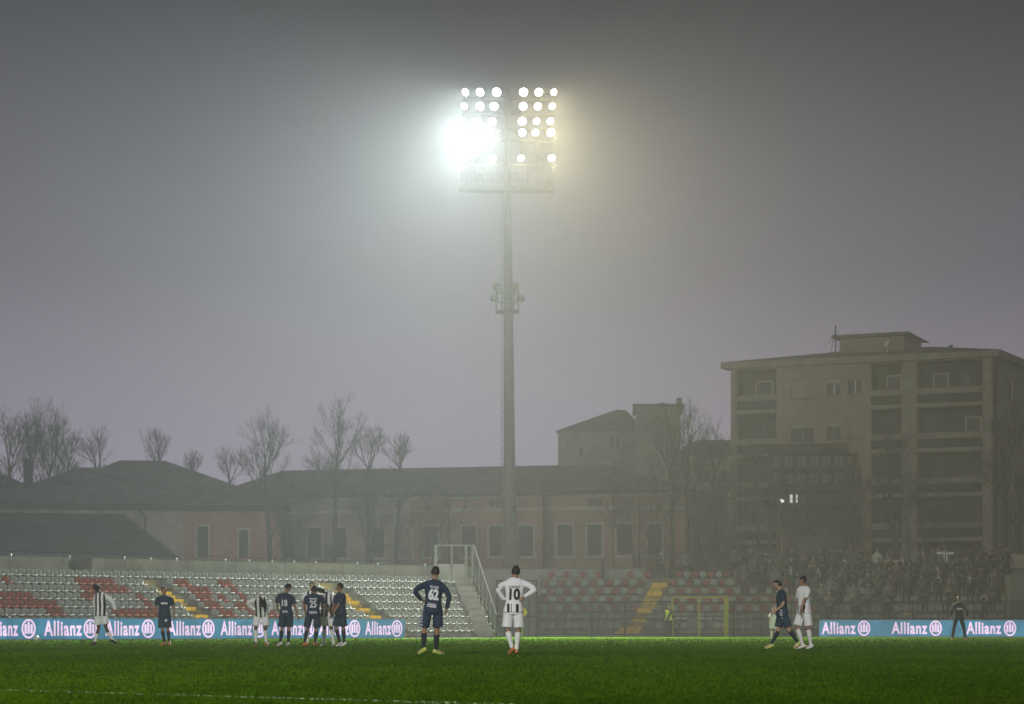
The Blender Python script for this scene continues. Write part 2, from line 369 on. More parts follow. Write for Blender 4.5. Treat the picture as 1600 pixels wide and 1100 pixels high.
# ---- long pink building -------------------------------------------------------------------
fB = Face(330, 182.5, 1075, 172.2)
def long_building():
    root = empty('long_building', fB.a); o = fB.a.copy()
    tag(root, 'long low pink and beige building with tiled hip roof behind the floodlight mast', 'building')
    ztop = fB.Zp(900, 769); u1 = fB.L
    wins = []
    for a, c in ((357, 377), (398, 418), (440, 460), (481, 502), (521, 542), (580, 601), (621, 643), (663, 685), (722, 744), (765, 785.5), (811, 833), (871, 895), (918, 940.5), (964.5, 988), (1012, 1034)):
        wins.append((fB.U(a), fB.U(c), fB.Zp(900, 867.5), fB.Zp(900, 820)))
    small = []
    for a, c in ((722, 744), (765, 786), (811, 833), (870, 893), (917.5, 941), (964, 988), (1012, 1034), (621, 643), (663, 685)):
        small.append((fB.U(a), fB.U(c), fB.Zp(900, 790.5), fB.Zp(900, 780.5)))
    m = MB(); fB.wall(m, fB.U(640), u1, 0, ztop, [w for w in wins + small if w[0] >= fB.U(640)])
    fB.slab(m, u1 - .01, u1, 0, ztop, .01, 13)
    m.build('wall', plaster_p, root, at=o)
    m = MB(); fB.wall(m, 0, fB.U(640) - .002, 0, ztop, [w for w in wins + small if w[1] < fB.U(640)]); m.build('wall', plaster_b, root, at=o)
    for i, w in enumerate(wins + small):
        fr = MB(); t = .15
        if i < len(wins):
            fB.slab(fr, w[0] - t, w[0] - .004, w[2] - .05, w[3] + .16, -.07, .1); fB.slab(fr, w[1] + .004, w[1] + t, w[2] - .05, w[3] + .16, -.07, .1)
            fB.slab(fr, w[0] - .003, w[1] + .003, w[3] + .004, w[3] + .155, -.065, .1)
            so = fr.build('window_frame', stone, root, at=o)
            sl_ = MB(); fB.slab(sl_, w[0] - t - .1, w[1] + t + .1, w[2] - .22, w[2] - .055, -.16, .1); sl_.build('sill', stone, root, at=o)
            pn = MB(); fB.slab(pn, w[0] - .02, w[1] + .02, w[2], w[3], .25, .3); pn.build('shutter', shut, root, at=o)
        else:
            pn = MB(); fB.slab(pn, w[0] - .02, w[1] + .02, w[2] - .02, w[3] + .02, .25, .3); pn.build('window', dark if i % 3 == 1 else plaster_p, root, at=o)
    st = MB(); zc = fB.Zp(900, 795)
    fB.slab(st, 0, u1 + .1, zc - .12, zc + .12, -.12, .05); fB.slab(st, 0, u1 + .1, ztop - .35, ztop - .02, -.2, .05); st.build('string_course', stone, root, at=o)
    bs = MB(); fB.slab(bs, 0, u1 + .06, -.05, fB.Zp(900, 888), -.06, .05); bs.build('plinth', conc_d, root, at=o)
    for px in (702, 851, 1000):
        d_ = MB(); u = fB.U(px); d_.tube([fB.P(u, .1, -.15), fB.P(u, ztop - .1, -.15)], .07, 8); d_.build('downpipe', metal_d, root, at=o)
    zr = fB.Zp(945, 725.5, 6.5); e = .7
    r = MB()
    hip_roof(r, [fB.P(-e, ztop, -e), fB.P(u1 + e, ztop, -e), fB.P(u1 + e, ztop, 13 + e), fB.P(-e, ztop, 13 + e)],
             [fB.P(3, zr, 6.5), fB.P(fB.U(945, 6.5), zr, 6.5)])
    r.build('roof', tile, root, at=o)
    gt = MB(); fB.slab(gt, -e, u1 + e, ztop - .16, ztop + .06, -e - .14, -e + .02); gt.build('gutter', metal_d, root, at=o)
    ch = MB()
    for px in (560, 700, 1000): pass
long_building()

# ---- hip-roofed building on the left --------------------------------------------------------
fA = Face(-180, 163, 452, 167.5)
def left_building():
    root = empty('hip_roofed_building', fA.a); o = fA.a.copy()
    tag(root, 'low building with broad tiled hip roofs at the far left, above the grandstand wall', 'building')
    ze = fA.Zp(300, 797); u1 = fA.U(440)
    wins = [(fA.U(a), fA.U(c), fA.Zp(340, 872), fA.Zp(340, t_)) for a, c, t_ in ((308.5, 325, 823), (373.5, 388, 828), (200, 215, 825))]
    m = MB(); fA.wall(m, fA.U(286), u1, 0, ze, wins[:2]); fA.slab(m, u1 - .01, u1, 0, ze, .01, 15); m.build('wall', plaster_p, root, at=o)
    m = MB(); fA.wall(m, 0, fA.U(286) - .003, 0, ze, wins[2:]); m.build('wall', plaster_b, root, at=o)
    for w in wins:
        fr = MB(); fA.slab(fr, w[0] - .12, w[0] - .004, w[2], w[3] + .14, -.06, .1); fA.slab(fr, w[1] + .004, w[1] + .12, w[2], w[3] + .14, -.06, .1)
        fA.slab(fr, w[0] - .003, w[1] + .003, w[3] + .004, w[3] + .135, -.055, .1); fr.build('window_frame', stone, root, at=o)
        pn = MB(); fA.slab(pn, w[0] - .02, w[1] + .02, w[2], w[3], .22, .27); pn.build('shutter', shut, root, at=o)
    ea = MB(); fA.slab(ea, -1, fA.U(455), ze, ze + .34, -.75, 15.7); ea.build('eave', metal_d, root, at=o)
    e = .8; z0 = ze + .345
    def hp(name, pa, pb, ra, rb, pyr, depth=14, off=0):
        r = MB(); zr = fA.Zp((ra + rb) / 2, pyr, depth / 2 + off)
        hip_roof(r, [fA.P(fA.U(pa), z0, -e + off), fA.P(fA.U(pb), z0, -e + off), fA.P(fA.U(pb), z0, depth + off), fA.P(fA.U(pa), z0, depth + off)],
                 [fA.P(fA.U(ra, depth / 2), zr, depth / 2 + off), fA.P(fA.U(rb, depth / 2), zr, depth / 2 + off)])
        return r.build(name, tile, root, at=o)
    hp('roof', 20, 456, 188, 258, 719.5)
    hp('roof', -40, 300, 122, 165, 730.5, 12, .006)
    hp('roof', -320, 105, -150, -20, 728, 13.5, .003)
    for px, py, h in ((42, 722, 2.2),):
        c = MB(); p = fA.P(fA.U(px, 4), 0, 4); zt = fA.Zp(px, py, 4); c.tube([(p.x, p.y, zt - h), (p.x, p.y, zt)], [.22, .22], 10); c.tube([(p.x, p.y, zt + .001), (p.x, p.y, zt + .2)], [.3, .3], 10)
        c.build('chimney', metal_d, root, at=o)
    d_ = MB(); u = fA.U(227); d_.tube([fA.P(u - .35, ze, -.3), fA.P(u, ze - .45, -.12), fA.P(u, .1, -.12)], .07, 8); d_.build('downpipe', metal_d, root, at=o)
left_building()

def low_shed():
    Y = 146; root = empty('low_roofed_shed', (X(60, Y), Y, 0)); o = Vector(root.location)
    tag(root, 'dark low roof in front of the left building, just above the grandstand wall', 'shed')
    f = Face(-260, 141, 292, 146.5)
    ze = f.Zp(285, 880); zr = f.Zp(180, 803, 6)
    m = MB(); f.slab(m, 0, f.U(284), 0, ze - .003, 0, 11); m.build('wall', conc_d, root, at=o)
    r = MB(); hip_roof(r, [f.P(-1, ze, -.6), f.P(f.U(290), ze, -.6), f.P(f.U(290), ze, 12), f.P(-1, ze, 12)], [f.P(5, zr, 6), f.P(f.U(193, 6), zr, 6)])
    r.build('roof', mat('darkened roof sheet', (.03, .03, .028), 1, .3, 1.2, spec=0), root, at=o)  # roof colour darkened to offset the floodlight falling on it
low_shed()

# ---- pale house far behind ------------------------------------------------------------------
def pale_house():
    f = Face(872, 262, 1004, 261.0); root = empty('pale_house', f.a); o = f.a.copy()
    tag(root, 'pale fog-faded house with sloping roof and square tower block, far behind the trees', 'building')
    ze = f.Zp(900, 674); m = MB()
    w = [(f.U(953), f.U(959), f.Zp(955, 700), f.Zp(955, 684)), (f.U(962), f.U(968), f.Zp(955, 700), f.Zp(955, 684)), (f.U(905), f.U(911), f.Zp(955, 712), f.Zp(955, 700))]
    f.wall(m, 0, f.L, 0, ze, w); f.slab(m, 0, .01, 0, ze, .02, 14); m.build('wall', plaster_b, root, at=o)
    for q in w: pn = MB(); f.slab(pn, q[0], q[1], q[2], q[3], .3, .34); pn.build('window', shut, root, at=o)
    r = MB(); zr = f.Zp(965, 640, 7)
    hip_roof(r, [f.P(-.3, ze, -.5), f.P(f.L + .3, ze, -.5), f.P(f.L + .3, ze, 14.5), f.P(-.3, ze, 14.5)], [f.P(f.U(963, 7), zr, 7), f.P(f.U(979, 7), zr - .1, 7)])
    r.build('roof', tile, root, at=o)
    g_ = Face(994, 255, 1063, 254.8); m = MB(); zt = g_.Zp(1030, 636)
    g_.wall(m, 0, g_.L, 0, zt, []); g_.slab(m, 0, .01, 0, zt, .02, 10); g_.slab(m, g_.L - .01, g_.L, 0, zt, .02, 10); m.build('tower_wall', plaster_b, root, at=o)
    r = MB(); g_.slab(r, -.35, g_.L + .4, zt, zt + .3, -.4, 10.4); r.build('flat_roof', tile, root, at=o)
    for px, py, wd in ((1061.5, 621, .55), (1034, 629, .8)):
        c = MB(); u = g_.U(px); g_.slab(c, u - wd / 2, u + wd / 2, zt + .3, g_.Zp(px, py), .4, 1.2); c.build('chimney', conc_d, root, at=o)
pale_house()
def low_house():
    f = Face(1052, 205, 1215, 203); root = empty('low_house', f.a); o = f.a.copy()
    tag(root, 'low dark-roofed house in the fog, between the bare trees and the apartment block', 'building')
    ze = f.Zp(1100, 712); zr = f.Zp(1100, 690, 5); m = MB()
    w = [(f.U(a), f.U(a + 9), f.Zp(1100, b + 18), f.Zp(1100, b)) for a in (1070, 1098, 1126) for b in (735, 775)]
    f.wall(m, 0, f.L, 0, ze, w); m.build('wall', plaster_b, root, at=o)
    for q in w: pn = MB(); f.slab(pn, q[0], q[1], q[2], q[3], .3, .34); pn.build('window', shut, root, at=o)
    r = MB(); hip_roof(r, [f.P(-.4, ze, -.5), f.P(f.L, ze, -.5), f.P(f.L, ze, 10), f.P(-.4, ze, 10)], [f.P(1.2, zr + .15, 5), f.P(f.L - 1, zr, 5)]); r.build('roof', tile, root, at=o)
low_house()

# ---- apartment block ------------------------------------------------------------------------
def apartments():
    f = Face(1142, 174, 1551, 166.2); root = empty('apartment_block', f.a); o = f.a.copy()
    tag(root, 'six-storey beige apartment block with recessed balconies, on the right behind the stand', 'building')
    wall_m = mat('apartment plaster', (.25, .18, .13), .85, .2, .35, .3, 5); bal_m = mat('balcony render', (.20, .18, .145), .85, .18, .8, .2, 6)
    Zc = lambda py: f.Zp(1484, py)
    zt = Zc(561); st = 70.2
    # storeys: slab band top edges in photo rows measured at x=1484
    slabs = [631 + st * i for i in range(5)]
    bays = [(1151, 1213, 'a'), (1361, 1409, 'b'), (1433, 1535, 'c')]
    holes = []; floors = [563] + [s + 3 for s in slabs]
    for a, c, _k in bays:
        ua, uc = f.U(a), f.U(c)
        for i, top in enumerate(floors):
            bot = (slabs[i] - 3) if i < 5 else 979
            if i < 5: holes.append((ua, uc, Zc(bot), Zc(top)))
            else: holes.append((ua, uc, .3, Zc(top)))
    wins = []
    for i in range(6):
        y0 = 579 + st * i; k = 0 if i == 0 else 0
        for a, c, dy0, dy1 in ((1236, 1271, 4, 34), (1292, 1313, 5, 31), (1325, 1346, 2, 30)):
            wins.append((f.U(a), f.U(c), Zc(y0 + dy1), Zc(y0 + dy0)))
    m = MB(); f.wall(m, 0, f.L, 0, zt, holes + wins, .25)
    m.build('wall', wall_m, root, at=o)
    # side wall turning away to the right, with two windows per storey
    s0 = f.P(f.L, 0, 0); side = Face(0, 1, 1, 1); side.a = s0; side.u = f.w.copy(); side.w = -f.u; side.L = 16
    sw = [(u, u + 1.3, zt - 2.4 - 3.1 * i, zt - .9 - 3.1 * i) for i in range(6) for u in (4.5, 9.0)]
    m = MB(); side.wall(m, 0, 16, 0, zt, sw, .25); m.build('side_wall', bal_m, root, at=o)
    for q in sw: pn = MB(); side.slab(pn, q[0], q[1], q[2], q[3], .2, .24); pn.build('window', shut, root, at=o)
    # recessed loggia backs, doors, parapets
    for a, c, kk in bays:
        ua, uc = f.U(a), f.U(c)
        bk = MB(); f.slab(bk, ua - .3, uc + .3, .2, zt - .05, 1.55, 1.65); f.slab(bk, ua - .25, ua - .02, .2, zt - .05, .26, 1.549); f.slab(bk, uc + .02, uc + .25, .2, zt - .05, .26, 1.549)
        bk.build('loggia_wall', mat('shade-darkened loggia plaster', (.045, .042, .036), .9, .3, .8), root, at=o)  # shade of the recess is put into this plaster colour
        for i in range(6):
            zs = Zc(slabs[i] + 3) if i < 5 else .25
            zs_t = zs + .22
            if i < 5:
                sb = MB(); f.slab(sb, ua + .01, uc - .01, zs - .06, zs + .22, -.12, 1.54); sb.build('balcony_slab', bal_m, root, at=o)
            pr = MB(); f.slab(pr, ua + .01, uc - .01, zs_t + .62, zs_t + 1.02, -.10, .0); pr.build('balcony_parapet', bal_m, root, at=o)
            gl = MB(); f.slab(gl, ua + .02, uc - .02, zs_t + .004, zs_t + .61, -.04, -.02); gl.build('balcony_screen', metal_d, root, at=o)
            n = 2 if kk == 'c' else 1; W_ = (uc - ua) / n
            for j in range(n):
                x0 = ua + W_ * j + W_ * (.14 if (i + j) % 2 else .3); x1 = x0 + min(1.3, W_ * .5)
                d_ = MB(); f.slab(d_, x0, x1, zs_t + .02, zs_t + 2.15, 1.50, 1.545); fr = d_.build('balcony_door', stone if (i * 3 + j) % 4 == 0 else shut, root, at=o)
                g2 = MB(); f.slab(g2, x0 + .1, x1 - .1, zs_t + .3, zs_t + 2.05, 1.47, 1.496); g2.build('pane', dark, fr, at=o)
    white = mat('pale window frame', (.62, .62, .58), .6, .05, 2)
    for i, w in enumerate(wins):
        r_, c_ = divmod(i, 3)
        up = (r_ + c_) % 3 != 0 or r_ == 0 and c_ > 0
        if i == 0: up = False
        sh = MB(); zsp = w[3] - (w[3] - w[2]) * ((.25 if c_ != 2 or r_ != 1 else .55) if up else .97)
        f.slab(sh, w[0] + .01, w[1] - .01, zsp, w[3] - .01, .08, .13); wf = sh.build('roller_shutter', wall_m if not up or c_ == 2 else plaster_b, root, at=o)
        pn = MB(); f.slab(pn, w[0], w[1], w[2], w[3], .18, .22); pn.build('window', dark, root, at=o)
        if up:
            mu = MB(); uc = (w[0] + w[1]) / 2; f.slab(mu, uc - .035, uc + .035, w[2] + .02, zsp, .12, .17); mu.build('window_mullion', white if r_ == 0 else bal_m, root, at=o)
        sl_ = MB(); f.slab(sl_, w[0] - .1, w[1] + .1, w[2] - .1, w[2] - .005, -.12, .1); sl_.build('sill', conc_d, root, at=o)
    # pilaster strips between the bays
    for a, c in ((1410.5, 1431.5), (1537, 1550), (1142.5, 1149.5)):
        p_ = MB(); f.slab(p_, f.U(a), f.U(c), .05, zt - .02, -.10, -.004); p_.build('pilaster', bal_m, root, at=o)
    for px in (1553,):
        d_ = MB(); q = side.P(.35, 0, -.12); d_.tube([(q.x, q.y, .1), (q.x, q.y, zt)], .09, 8); d_.build('downpipe', metal_d, root, at=o)
    # roof: shallow hip with deep fascia
    fa = MB(); e = .55; W2 = 16.0
    fa.prism([f.P(-e, zt, -e), f.P(f.L + e, zt, -e), f.P(f.L + e, zt, W2 + e), f.P(-e, zt, W2 + e)],
             [f.P(-e, zt + .42, -e), f.P(f.L + e, zt + .42, -e), f.P(f.L + e, zt + .42, W2 + e), f.P(-e, zt + .42, W2 + e)]); fa.build('fascia', bal_m, root, at=o)
    r = MB(); zr = zt + 1.75
    hip_roof(r, [f.P(-e - .1, zt + .425, -e - .1), f.P(f.L + e + .1, zt + .425, -e - .1), f.P(f.L + e + .1, zt + .425, W2 + e), f.P(-e - .1, zt + .425, W2 + e)],
             [f.P(6.5, zr, 7.5), f.P(f.L - 6.2, zr, 7.5)]); r.build('roof', tile, root, at=o)
    ph = MB(); ua, uc = f.U(1312, 4), f.U(1412, 4); zp = f.Zp(1360, 527, 4)
    f.slab(ph, ua, uc, zt + .5, zp, 4, 8.5); pp = ph.build('penthouse', wall_m, root, at=o)
    pr = MB(); pr.prism([f.P(ua - .45, zp, 3.5), f.P(uc + .5, zp, 3.5), f.P(uc + .5, zp, 9), f.P(ua - .45, zp, 9)], [f.P(ua - .45, zp + .22, 3.5), f.P(uc + .5, zp + .22, 3.5), f.P(uc - .4, zp + .5, 9), f.P(ua + .3, zp + .5, 9)])
    pr.build('roof', tile, pp, at=o)
    ds = MB(); c = f.P(f.U(1384, 3), Z(537, f.Yat(1384, 3)), 3.4); ds.tube([c, c + Vector((-.1, -.1, .05)), c + Vector((-.16, -.16, .09))], [.08, .25, .34], 14); ds.beam(c, (c.x, c.y + .1, zt + 1.0), .05)
    ds.build('satellite_dish', white, root, at=o)
    # aerial mast with stays
    an = MB(); c = f.P(f.U(1305.5, 3.5), 0, 3.5); za = f.Zp(1305, 508, 3.5)
    an.tube([(c.x, c.y, zt + .9), (c.x, c.y, za)], .045, 6); an.beam((c.x, c.y, za - .3), (c.x - .38, c.y, zt + .9), .03); an.beam((c.x, c.y, za - .3), (c.x + .3, c.y, zt + .9), .02)
    an.beam((c.x - .5, c.y, za - 1.25), (c.x + .12, c.y, za - .85), .03); an.build('aerial', metal_d, root, at=o)
    bd = MB(); c = f.P(f.U(1485, 6), f.Zp(1485, 541.5, 6), 6); bd.tube([c + Vector((-.18, 0, 0)), c, c + Vector((.12, 0, .06)), c + Vector((.22, 0, .02))], [.02, .1, .07, .02], 8)
    bd.tube([c + Vector((0, 0, -.1)), c + Vector((0, 0, -.45))], .02, 5)
    bd.build('roof_vent', metal_d, root, at=o)
apartments()

# ---- steel gallery / camera platform in front of the apartments -----------------------------
def gallery():
    f = Face(1203, 160, 1322, 159.2); root = empty('steel_gallery', f.a); o = f.a.copy()
    tag(root, 'dark multi-level steel gallery with rows of panes, in front of the apartment block', 'steel platform')
    Zc = lambda py: f.Zp(1260, py)
    pane = mat('dull panes', (.15, .155, .15), .85, .35, 1.5, spec=.1)
    backm = mat('gallery back panels', (.03, .03, .028), .7, .3, 1)
    bk = MB(); f.slab(bk, .1, f.L - .1, Zc(822), Zc(700), 1.4, 1.5); bk.build('back_panel', backm, root, at=o)
    for py, h in ((701, .62), (733, .22), (762, .45), (789.5, .25), (818, .55)):
        d_ = MB(); f.slab(d_, -.15, f.L + .15, Zc(py) - h / 2, Zc(py) + h / 2, -.2, 1.6); d_.build('deck', metal_d, root, at=o)
    for px in (1203.5, 1222, 1241, 1261, 1281, 1300, 1320):
        u = f.U(px); p_ = MB(); f.slab(p_, u - .1, u + .1, .0 if px in (1203.5, 1241, 1281, 1320) else Zc(818), Zc(701), -.12, .06); p_.build('post', metal_d, root, at=o)
    for (t_, b_) in ((711, 729), (738, 754)):
        for a in (1204, 1223, 1242, 1262, 1282, 1301):
            for k in (0, 1):
                x0 = f.U(a + 2.5 + k * 8); x1 = f.U(a + 8.5 + k * 8)
                q = MB(); f.slab(q, x0, x1, Zc(b_), Zc(t_), .9, .95); q.build('pane', pane, root, at=o)
    lit = mat('lit office window', (.8, .8, .78), .5, 0, 1, emit=(.95, 1, .95), estr=.45)
    for a, c in ((1233, 1239.5), (1242, 1245)):
        q = MB(); f.slab(q, f.U(a), f.U(c), Zc(784), Zc(771.5), .85, .9); q.build('lit_window', lit, root, at=o)
    rr = MB()
    for py in (742, 772, 800): 
        for dz in (0, .35): rr.beam(f.P(0, Zc(py + 8) + dz, -.15), f.P(f.L, Zc(py + 8) + dz, -.15), .04)
    rr.build('railing', metal_d, root, at=o)
    ex = MB(); e0, e1 = f.U(1322), f.U(1341)
    for u in (e0 + .1, (e0 + e1) / 2, e1):
        f.slab(ex, u - .06, u + .06, 0, Zc(709), -.05, .07)
    for py in (710, 750, 790, 830): f.slab(ex, e0, e1 + .06, Zc(py) - .06, Zc(py) + .06, .08, 1.2)
    for i, (p, q) in enumerate(((750, 710), (790, 750), (830, 790))): ex.beam(f.P(e0 + .1, Zc(p), .6), f.P(e1 - .1, Zc(q), .6), .12, .3)
    ex.build('stair_tower', metal_d, root, at=o)
    g2 = Face(1235, 156, 1312, 155.5); hb = MB(); g2.slab(hb, 0, g2.L, 0, g2.Zp(1270, 838), 0, 3); hb.build('ground_cabin', backm, root, at=o)
gallery()
# ---------------------------------------------------------------- bare winter trees
bark = mat('wet bark', (.028, .026, .022), .9, .3, 3, .3, 12)
twig = mat('fine twigs', (.038, .034, .028), .9, .3, 2)
def tree(px, ptop, Y, wpx, label, seed, leaders=3, split=740, lean=0.0, rt=None):
    rnd = random.Random(seed)
    H = Z(ptop, Y); split = Z(split, Y) / H; Wd = wpx * Y / F / 2 * 1.5
    root = empty('bare_tree', (X(px, Y), Y, 0)); tag(root, label, 'tree', 'bare trees behind the ground')
    T, C = MB(), MB(); rt = rt or H * .0125; HL = H * (1 - split)
    def wob(d, a):
        return (d + Vector((rnd.uniform(-a, a), rnd.uniform(-a, a), rnd.uniform(-a, a) * .6))).normalized()
    def branch(mb, p, d, L, r, n, kid, a=.16, up=.05):
        pts = [p.copy()]; rs = [r]; seg = L / n
        for i in range(n):
            d = wob(d, a); d = (d + Vector((0, 0, up))).normalized(); p = p + d * seg; pts.append(p.copy()); rs.append(r * (1 - .78 * (i + 1) / n))
        mb.tube(pts, rs, 6 if r > .05 else (4 if r > .018 else 3), cap=False)
        return pts, rs
    def twigs(pts, rs, L, level):
        n = {0: 13, 1: 7, 2: 5}[level]
        for k in range(n):
            t = rnd.uniform(.18, 1); i = min(int(t * (len(pts) - 1)), len(pts) - 2); q = pts[i].lerp(pts[i + 1], t * (len(pts) - 1) - i)
            ax = (pts[i + 1] - pts[i]).normalized()
            side = ax.cross(Vector((rnd.uniform(-1, 1), rnd.uniform(-1, 1), rnd.uniform(-1, 1)))).normalized()
            d = (ax * rnd.uniform(.5, 1.0) + side * rnd.uniform(.5, .95) + Vector((0, 0, .30))).normalized()
            l = L * rnd.uniform(.5, .95) * (1.15 - .45 * t); r = max(rs[i] * .4, .0075)
            bp_, br = branch(C, q, d, l, r, 4 if level < 2 else 3, 0, .2, .07)
            if level < 2: twigs(bp_, br, l, level + 1)
    base = Vector((0, 0, -.1)); d0 = Vector((lean, 0, 1)).normalized()
    tp, tr = branch(T, base, d0, H * split, rt, 5, 0, .05, .05)
    tr = [rt * (1.25 if i == 0 else 1 - .05 * i) for i in range(len(tp))]
    T.tube(tp, tr, 9, cap=False); top = tp[-1]
    th = math.atan2(Wd, HL)
    def fork(p, d, L, r, lev):
        mb = T if lev < 2 else C
        bp_, br = branch(mb, p, d, L, r, 5 if lev < 3 else 3, 0, .10, .04)
        if lev >= 5: return
        nk = 3 if lev < 4 else 4
        for k in range(nk):
            q = bp_[-1] if k == 0 else bp_[rnd.randint(max(1, len(bp_) // 2 - 1), len(bp_) - 1)]
            ax = (bp_[-1] - bp_[-2]).normalized(); sd = ax.cross(Vector((rnd.uniform(-1, 1), rnd.uniform(-1, 1), rnd.uniform(-1, 1)))).normalized()
            an = rnd.uniform(.05, .2) if k == 0 else rnd.uniform(.35, .8)
            nd = (ax * math.cos(an) + sd * math.sin(an) + Vector((0, 0, .12))).normalized()
            fork(q, nd, L * rnd.uniform(.62, .88), max(r * (.62 if k == 0 else .5), .0075), lev + 1)
    for k in range(leaders + 1):
        a = 2 * math.pi * (k + rnd.uniform(-.25, .25)) / leaders + seed
        sp = th * (rnd.uniform(.0, .2) if k == 0 else rnd.uniform(.55, 1.1))
        d = Vector((math.cos(a) * math.sin(sp) + lean * .8, math.sin(a) * math.sin(sp), math.cos(sp))).normalized()
        fork(tp[-1 if k < 3 else -2], d, HL * (.44 if k == 0 else rnd.uniform(.34, .44)) * (1.1 if split < .5 else 1), rt * (.6 if k == 0 else .48), 0)
    # a few low side limbs
    for k in range(3):
        i = rnd.randint(2, 4); a = rnd.uniform(0, 6.28)
        bp_, br = branch(T, tp[i], Vector((math.cos(a), math.sin(a), .7)).normalized(), Wd * 1.0, rt * .3, 6, 0, .15, .12)
        fork(bp_[-2], Vector((math.cos(a), math.sin(a), .9)).normalized(), Wd * .4, rt * .2, 3)
    T.build('trunk', bark, root); C.build('crown', twig, root)
for i, a in enumerate((
    (20, 663, 166, 62, 'bare tree at the far left edge, over the low roofs', 3, 738),
    (62, 655, 168, 44, 'tall narrow bare tree beside the pipe chimney on the far left', 4, 742),
    (90, 657, 171, 50, 'bare twiggy tree third from the left edge, over the roof valley', 4, 742),
    (113, 676, 170, 44, 'shorter bare tree at the right of the far left clump', 4, 744),
    (166, 680, 195, 46, 'small bare tree rising behind the lower ridge of the hip roof', 4, 738),
    (236, 681, 198, 46, 'small forked bare tree rising behind the top ridge of the hip roof', 4, 736),
    (292, 712, 215, 34, 'faint little bare tree over the sloping right side of the hip roof', 4, 752),
    (352, 712, 212, 56, 'faint low bare tree over the dip between the two roofs', 5, 754),
    (426, 655, 160, 84, 'broad bare tree left of the pair over the long roof', 4, 736),
    (519, 651, 159, 88, 'large forked bare tree in the middle over the long roof', 4, 731),
    (576, 680, 160, 56, 'upright bare tree just right of the large forked one', 3, 735),
    (618, 690, 163, 66, 'thin bare tree over the long roof, nearest to the floodlight mast', 4, 742),
    (1047, 652, 157, 96, 'tall dark bare tree in front of the pale house', 4, 737),
    (1077, 655, 161, 46, 'narrow bare tree right of the tall one by the pale house', 3, 725),
    (1127, 684, 160, 74, 'spreading bare tree at the left corner of the apartment block', 4, 765),
    (1186, 708, 157, 74, 'dark bare tree between the apartment corner and the steel gallery', 4, 768),
    (1408, 684, 155, 66, 'bare tree in front of the balconies of the apartment block', 3, 762),
    (1568, 660, 154, 70, 'dark bare tree near the right edge beside the apartment block', 4, 737),
    (1597, 745, 153, 40, 'small bare tree cut by the right edge of the picture', 3, 790))):
    px, pt, Y, w, lab, ld, sp = a
    tree(px, pt, Y, w, lab, 11 + i * 7, ld + 1, sp)
for i, (px, pt, Y, w, lab, ln) in enumerate((
    (1022, 770, 153, 60, 'leaning bare sapling in front of the last pink windows', -.28),
    (1042, 760, 154, 50, 'bare sapling leaning left beside the tall dark tree trunk', -.14),
    (640, 770, 156, 60, 'low bare sapling leaning right in front of the long wall', .3),
    (575, 765, 155, 60, 'low spreading bare sapling below the upright bare tree', .1),
    (452, 775, 157, 50, 'low bare sapling at the right end of the hip-roofed building', -.1),
    (1096, 770, 155, 60, 'bare sapling between the two dark trees left of the gallery', .12),
    (1425, 760, 153, 46, 'young bare tree forking in front of the light pilaster', .1))):
    tree(px, pt, Y, w, lab, 301 + i * 5, 3, 862, ln, .09)
# ---------------------------------------------------------------- stands
seat_w = mat('worn grey-white plastic seat', (.27, .27, .245), .9, .2, 1.3, spec=.05)
seat_r = mat('worn red plastic seat', (.25, .068, .042), .9, .2, 1.3, spec=.05)
tread_m = mat('stained concrete steps', (.17, .165, .14), .9, .3, 1.0, .3, 6)
yellow = mat('yellow step paint', (.78, .52, .03), .8, .22, 4, spec=.1)
rail_g = mat('light grey railing', (.055, .055, .052), 1, .1, 2, spec=.0)
mesh_g = mat('grey mesh panel', (.30, .30, .27), .9, .1, 2, alpha=.55, spec=.0)
mesh_d = mat('dark mesh panel', (.03, .03, .027), .8, .1, 2, alpha=.18)
white_p = mat('white painted bracket', (.30, .30, .28), .5, .05, 2)

def seat_mesh(w):
    """one-piece bucket seat: rounded back, pan and front lip; faces -Y, base at z=0"""
    mb = MB(); prof = [(-.20, .10), (-.21, .155), (-.10, .165), (.08, .15), (.13, .20), (.165, .33), (.175, .41), (.17, .455)]
    wd = [.36, .40, .42, .42, .42, .40, .34, .20]; n = len(prof); th = .022; vs = []
    for lay in (0, 1):
        for (y, z), k in zip(prof, wd):
            for j in range(5):
                t = (j - 2) / 2; x = t * k / 2 * w / .42
                cv = abs(t) ** 2
                vs.append((x, y - (.035 * cv if z > .18 else 0) + lay * (th if z > .17 else 0), z + (.02 * cv if z <= .18 else -.02 * cv) - lay * (th if z <= .17 else 0)))
    fs = []
    for lay in (0, 1):
        o = lay * n * 5
        for i in range(n - 1):
            for j in range(4):
                q = (o + i * 5 + j, o + i * 5 + j + 1, o + (i + 1) * 5 + j + 1, o + (i + 1) * 5 + j); fs.append(q if lay == 0 else q[::-1])
    rim = [j for j in range(5)] + [i * 5 + 4 for i in range(1, n)] + [(n - 1) * 5 + j for j in (3, 2, 1, 0)] + [i * 5 for i in range(n - 2, 0, -1)]
    for a, b in zip(rim, rim[1:] + rim[:1]): fs.append((a, b, b + n * 5, a + n * 5))
    mb.add(vs, fs, 0, True); mb.bx(-.05, .05, -.02, .1, -.01, .14)
    return mb

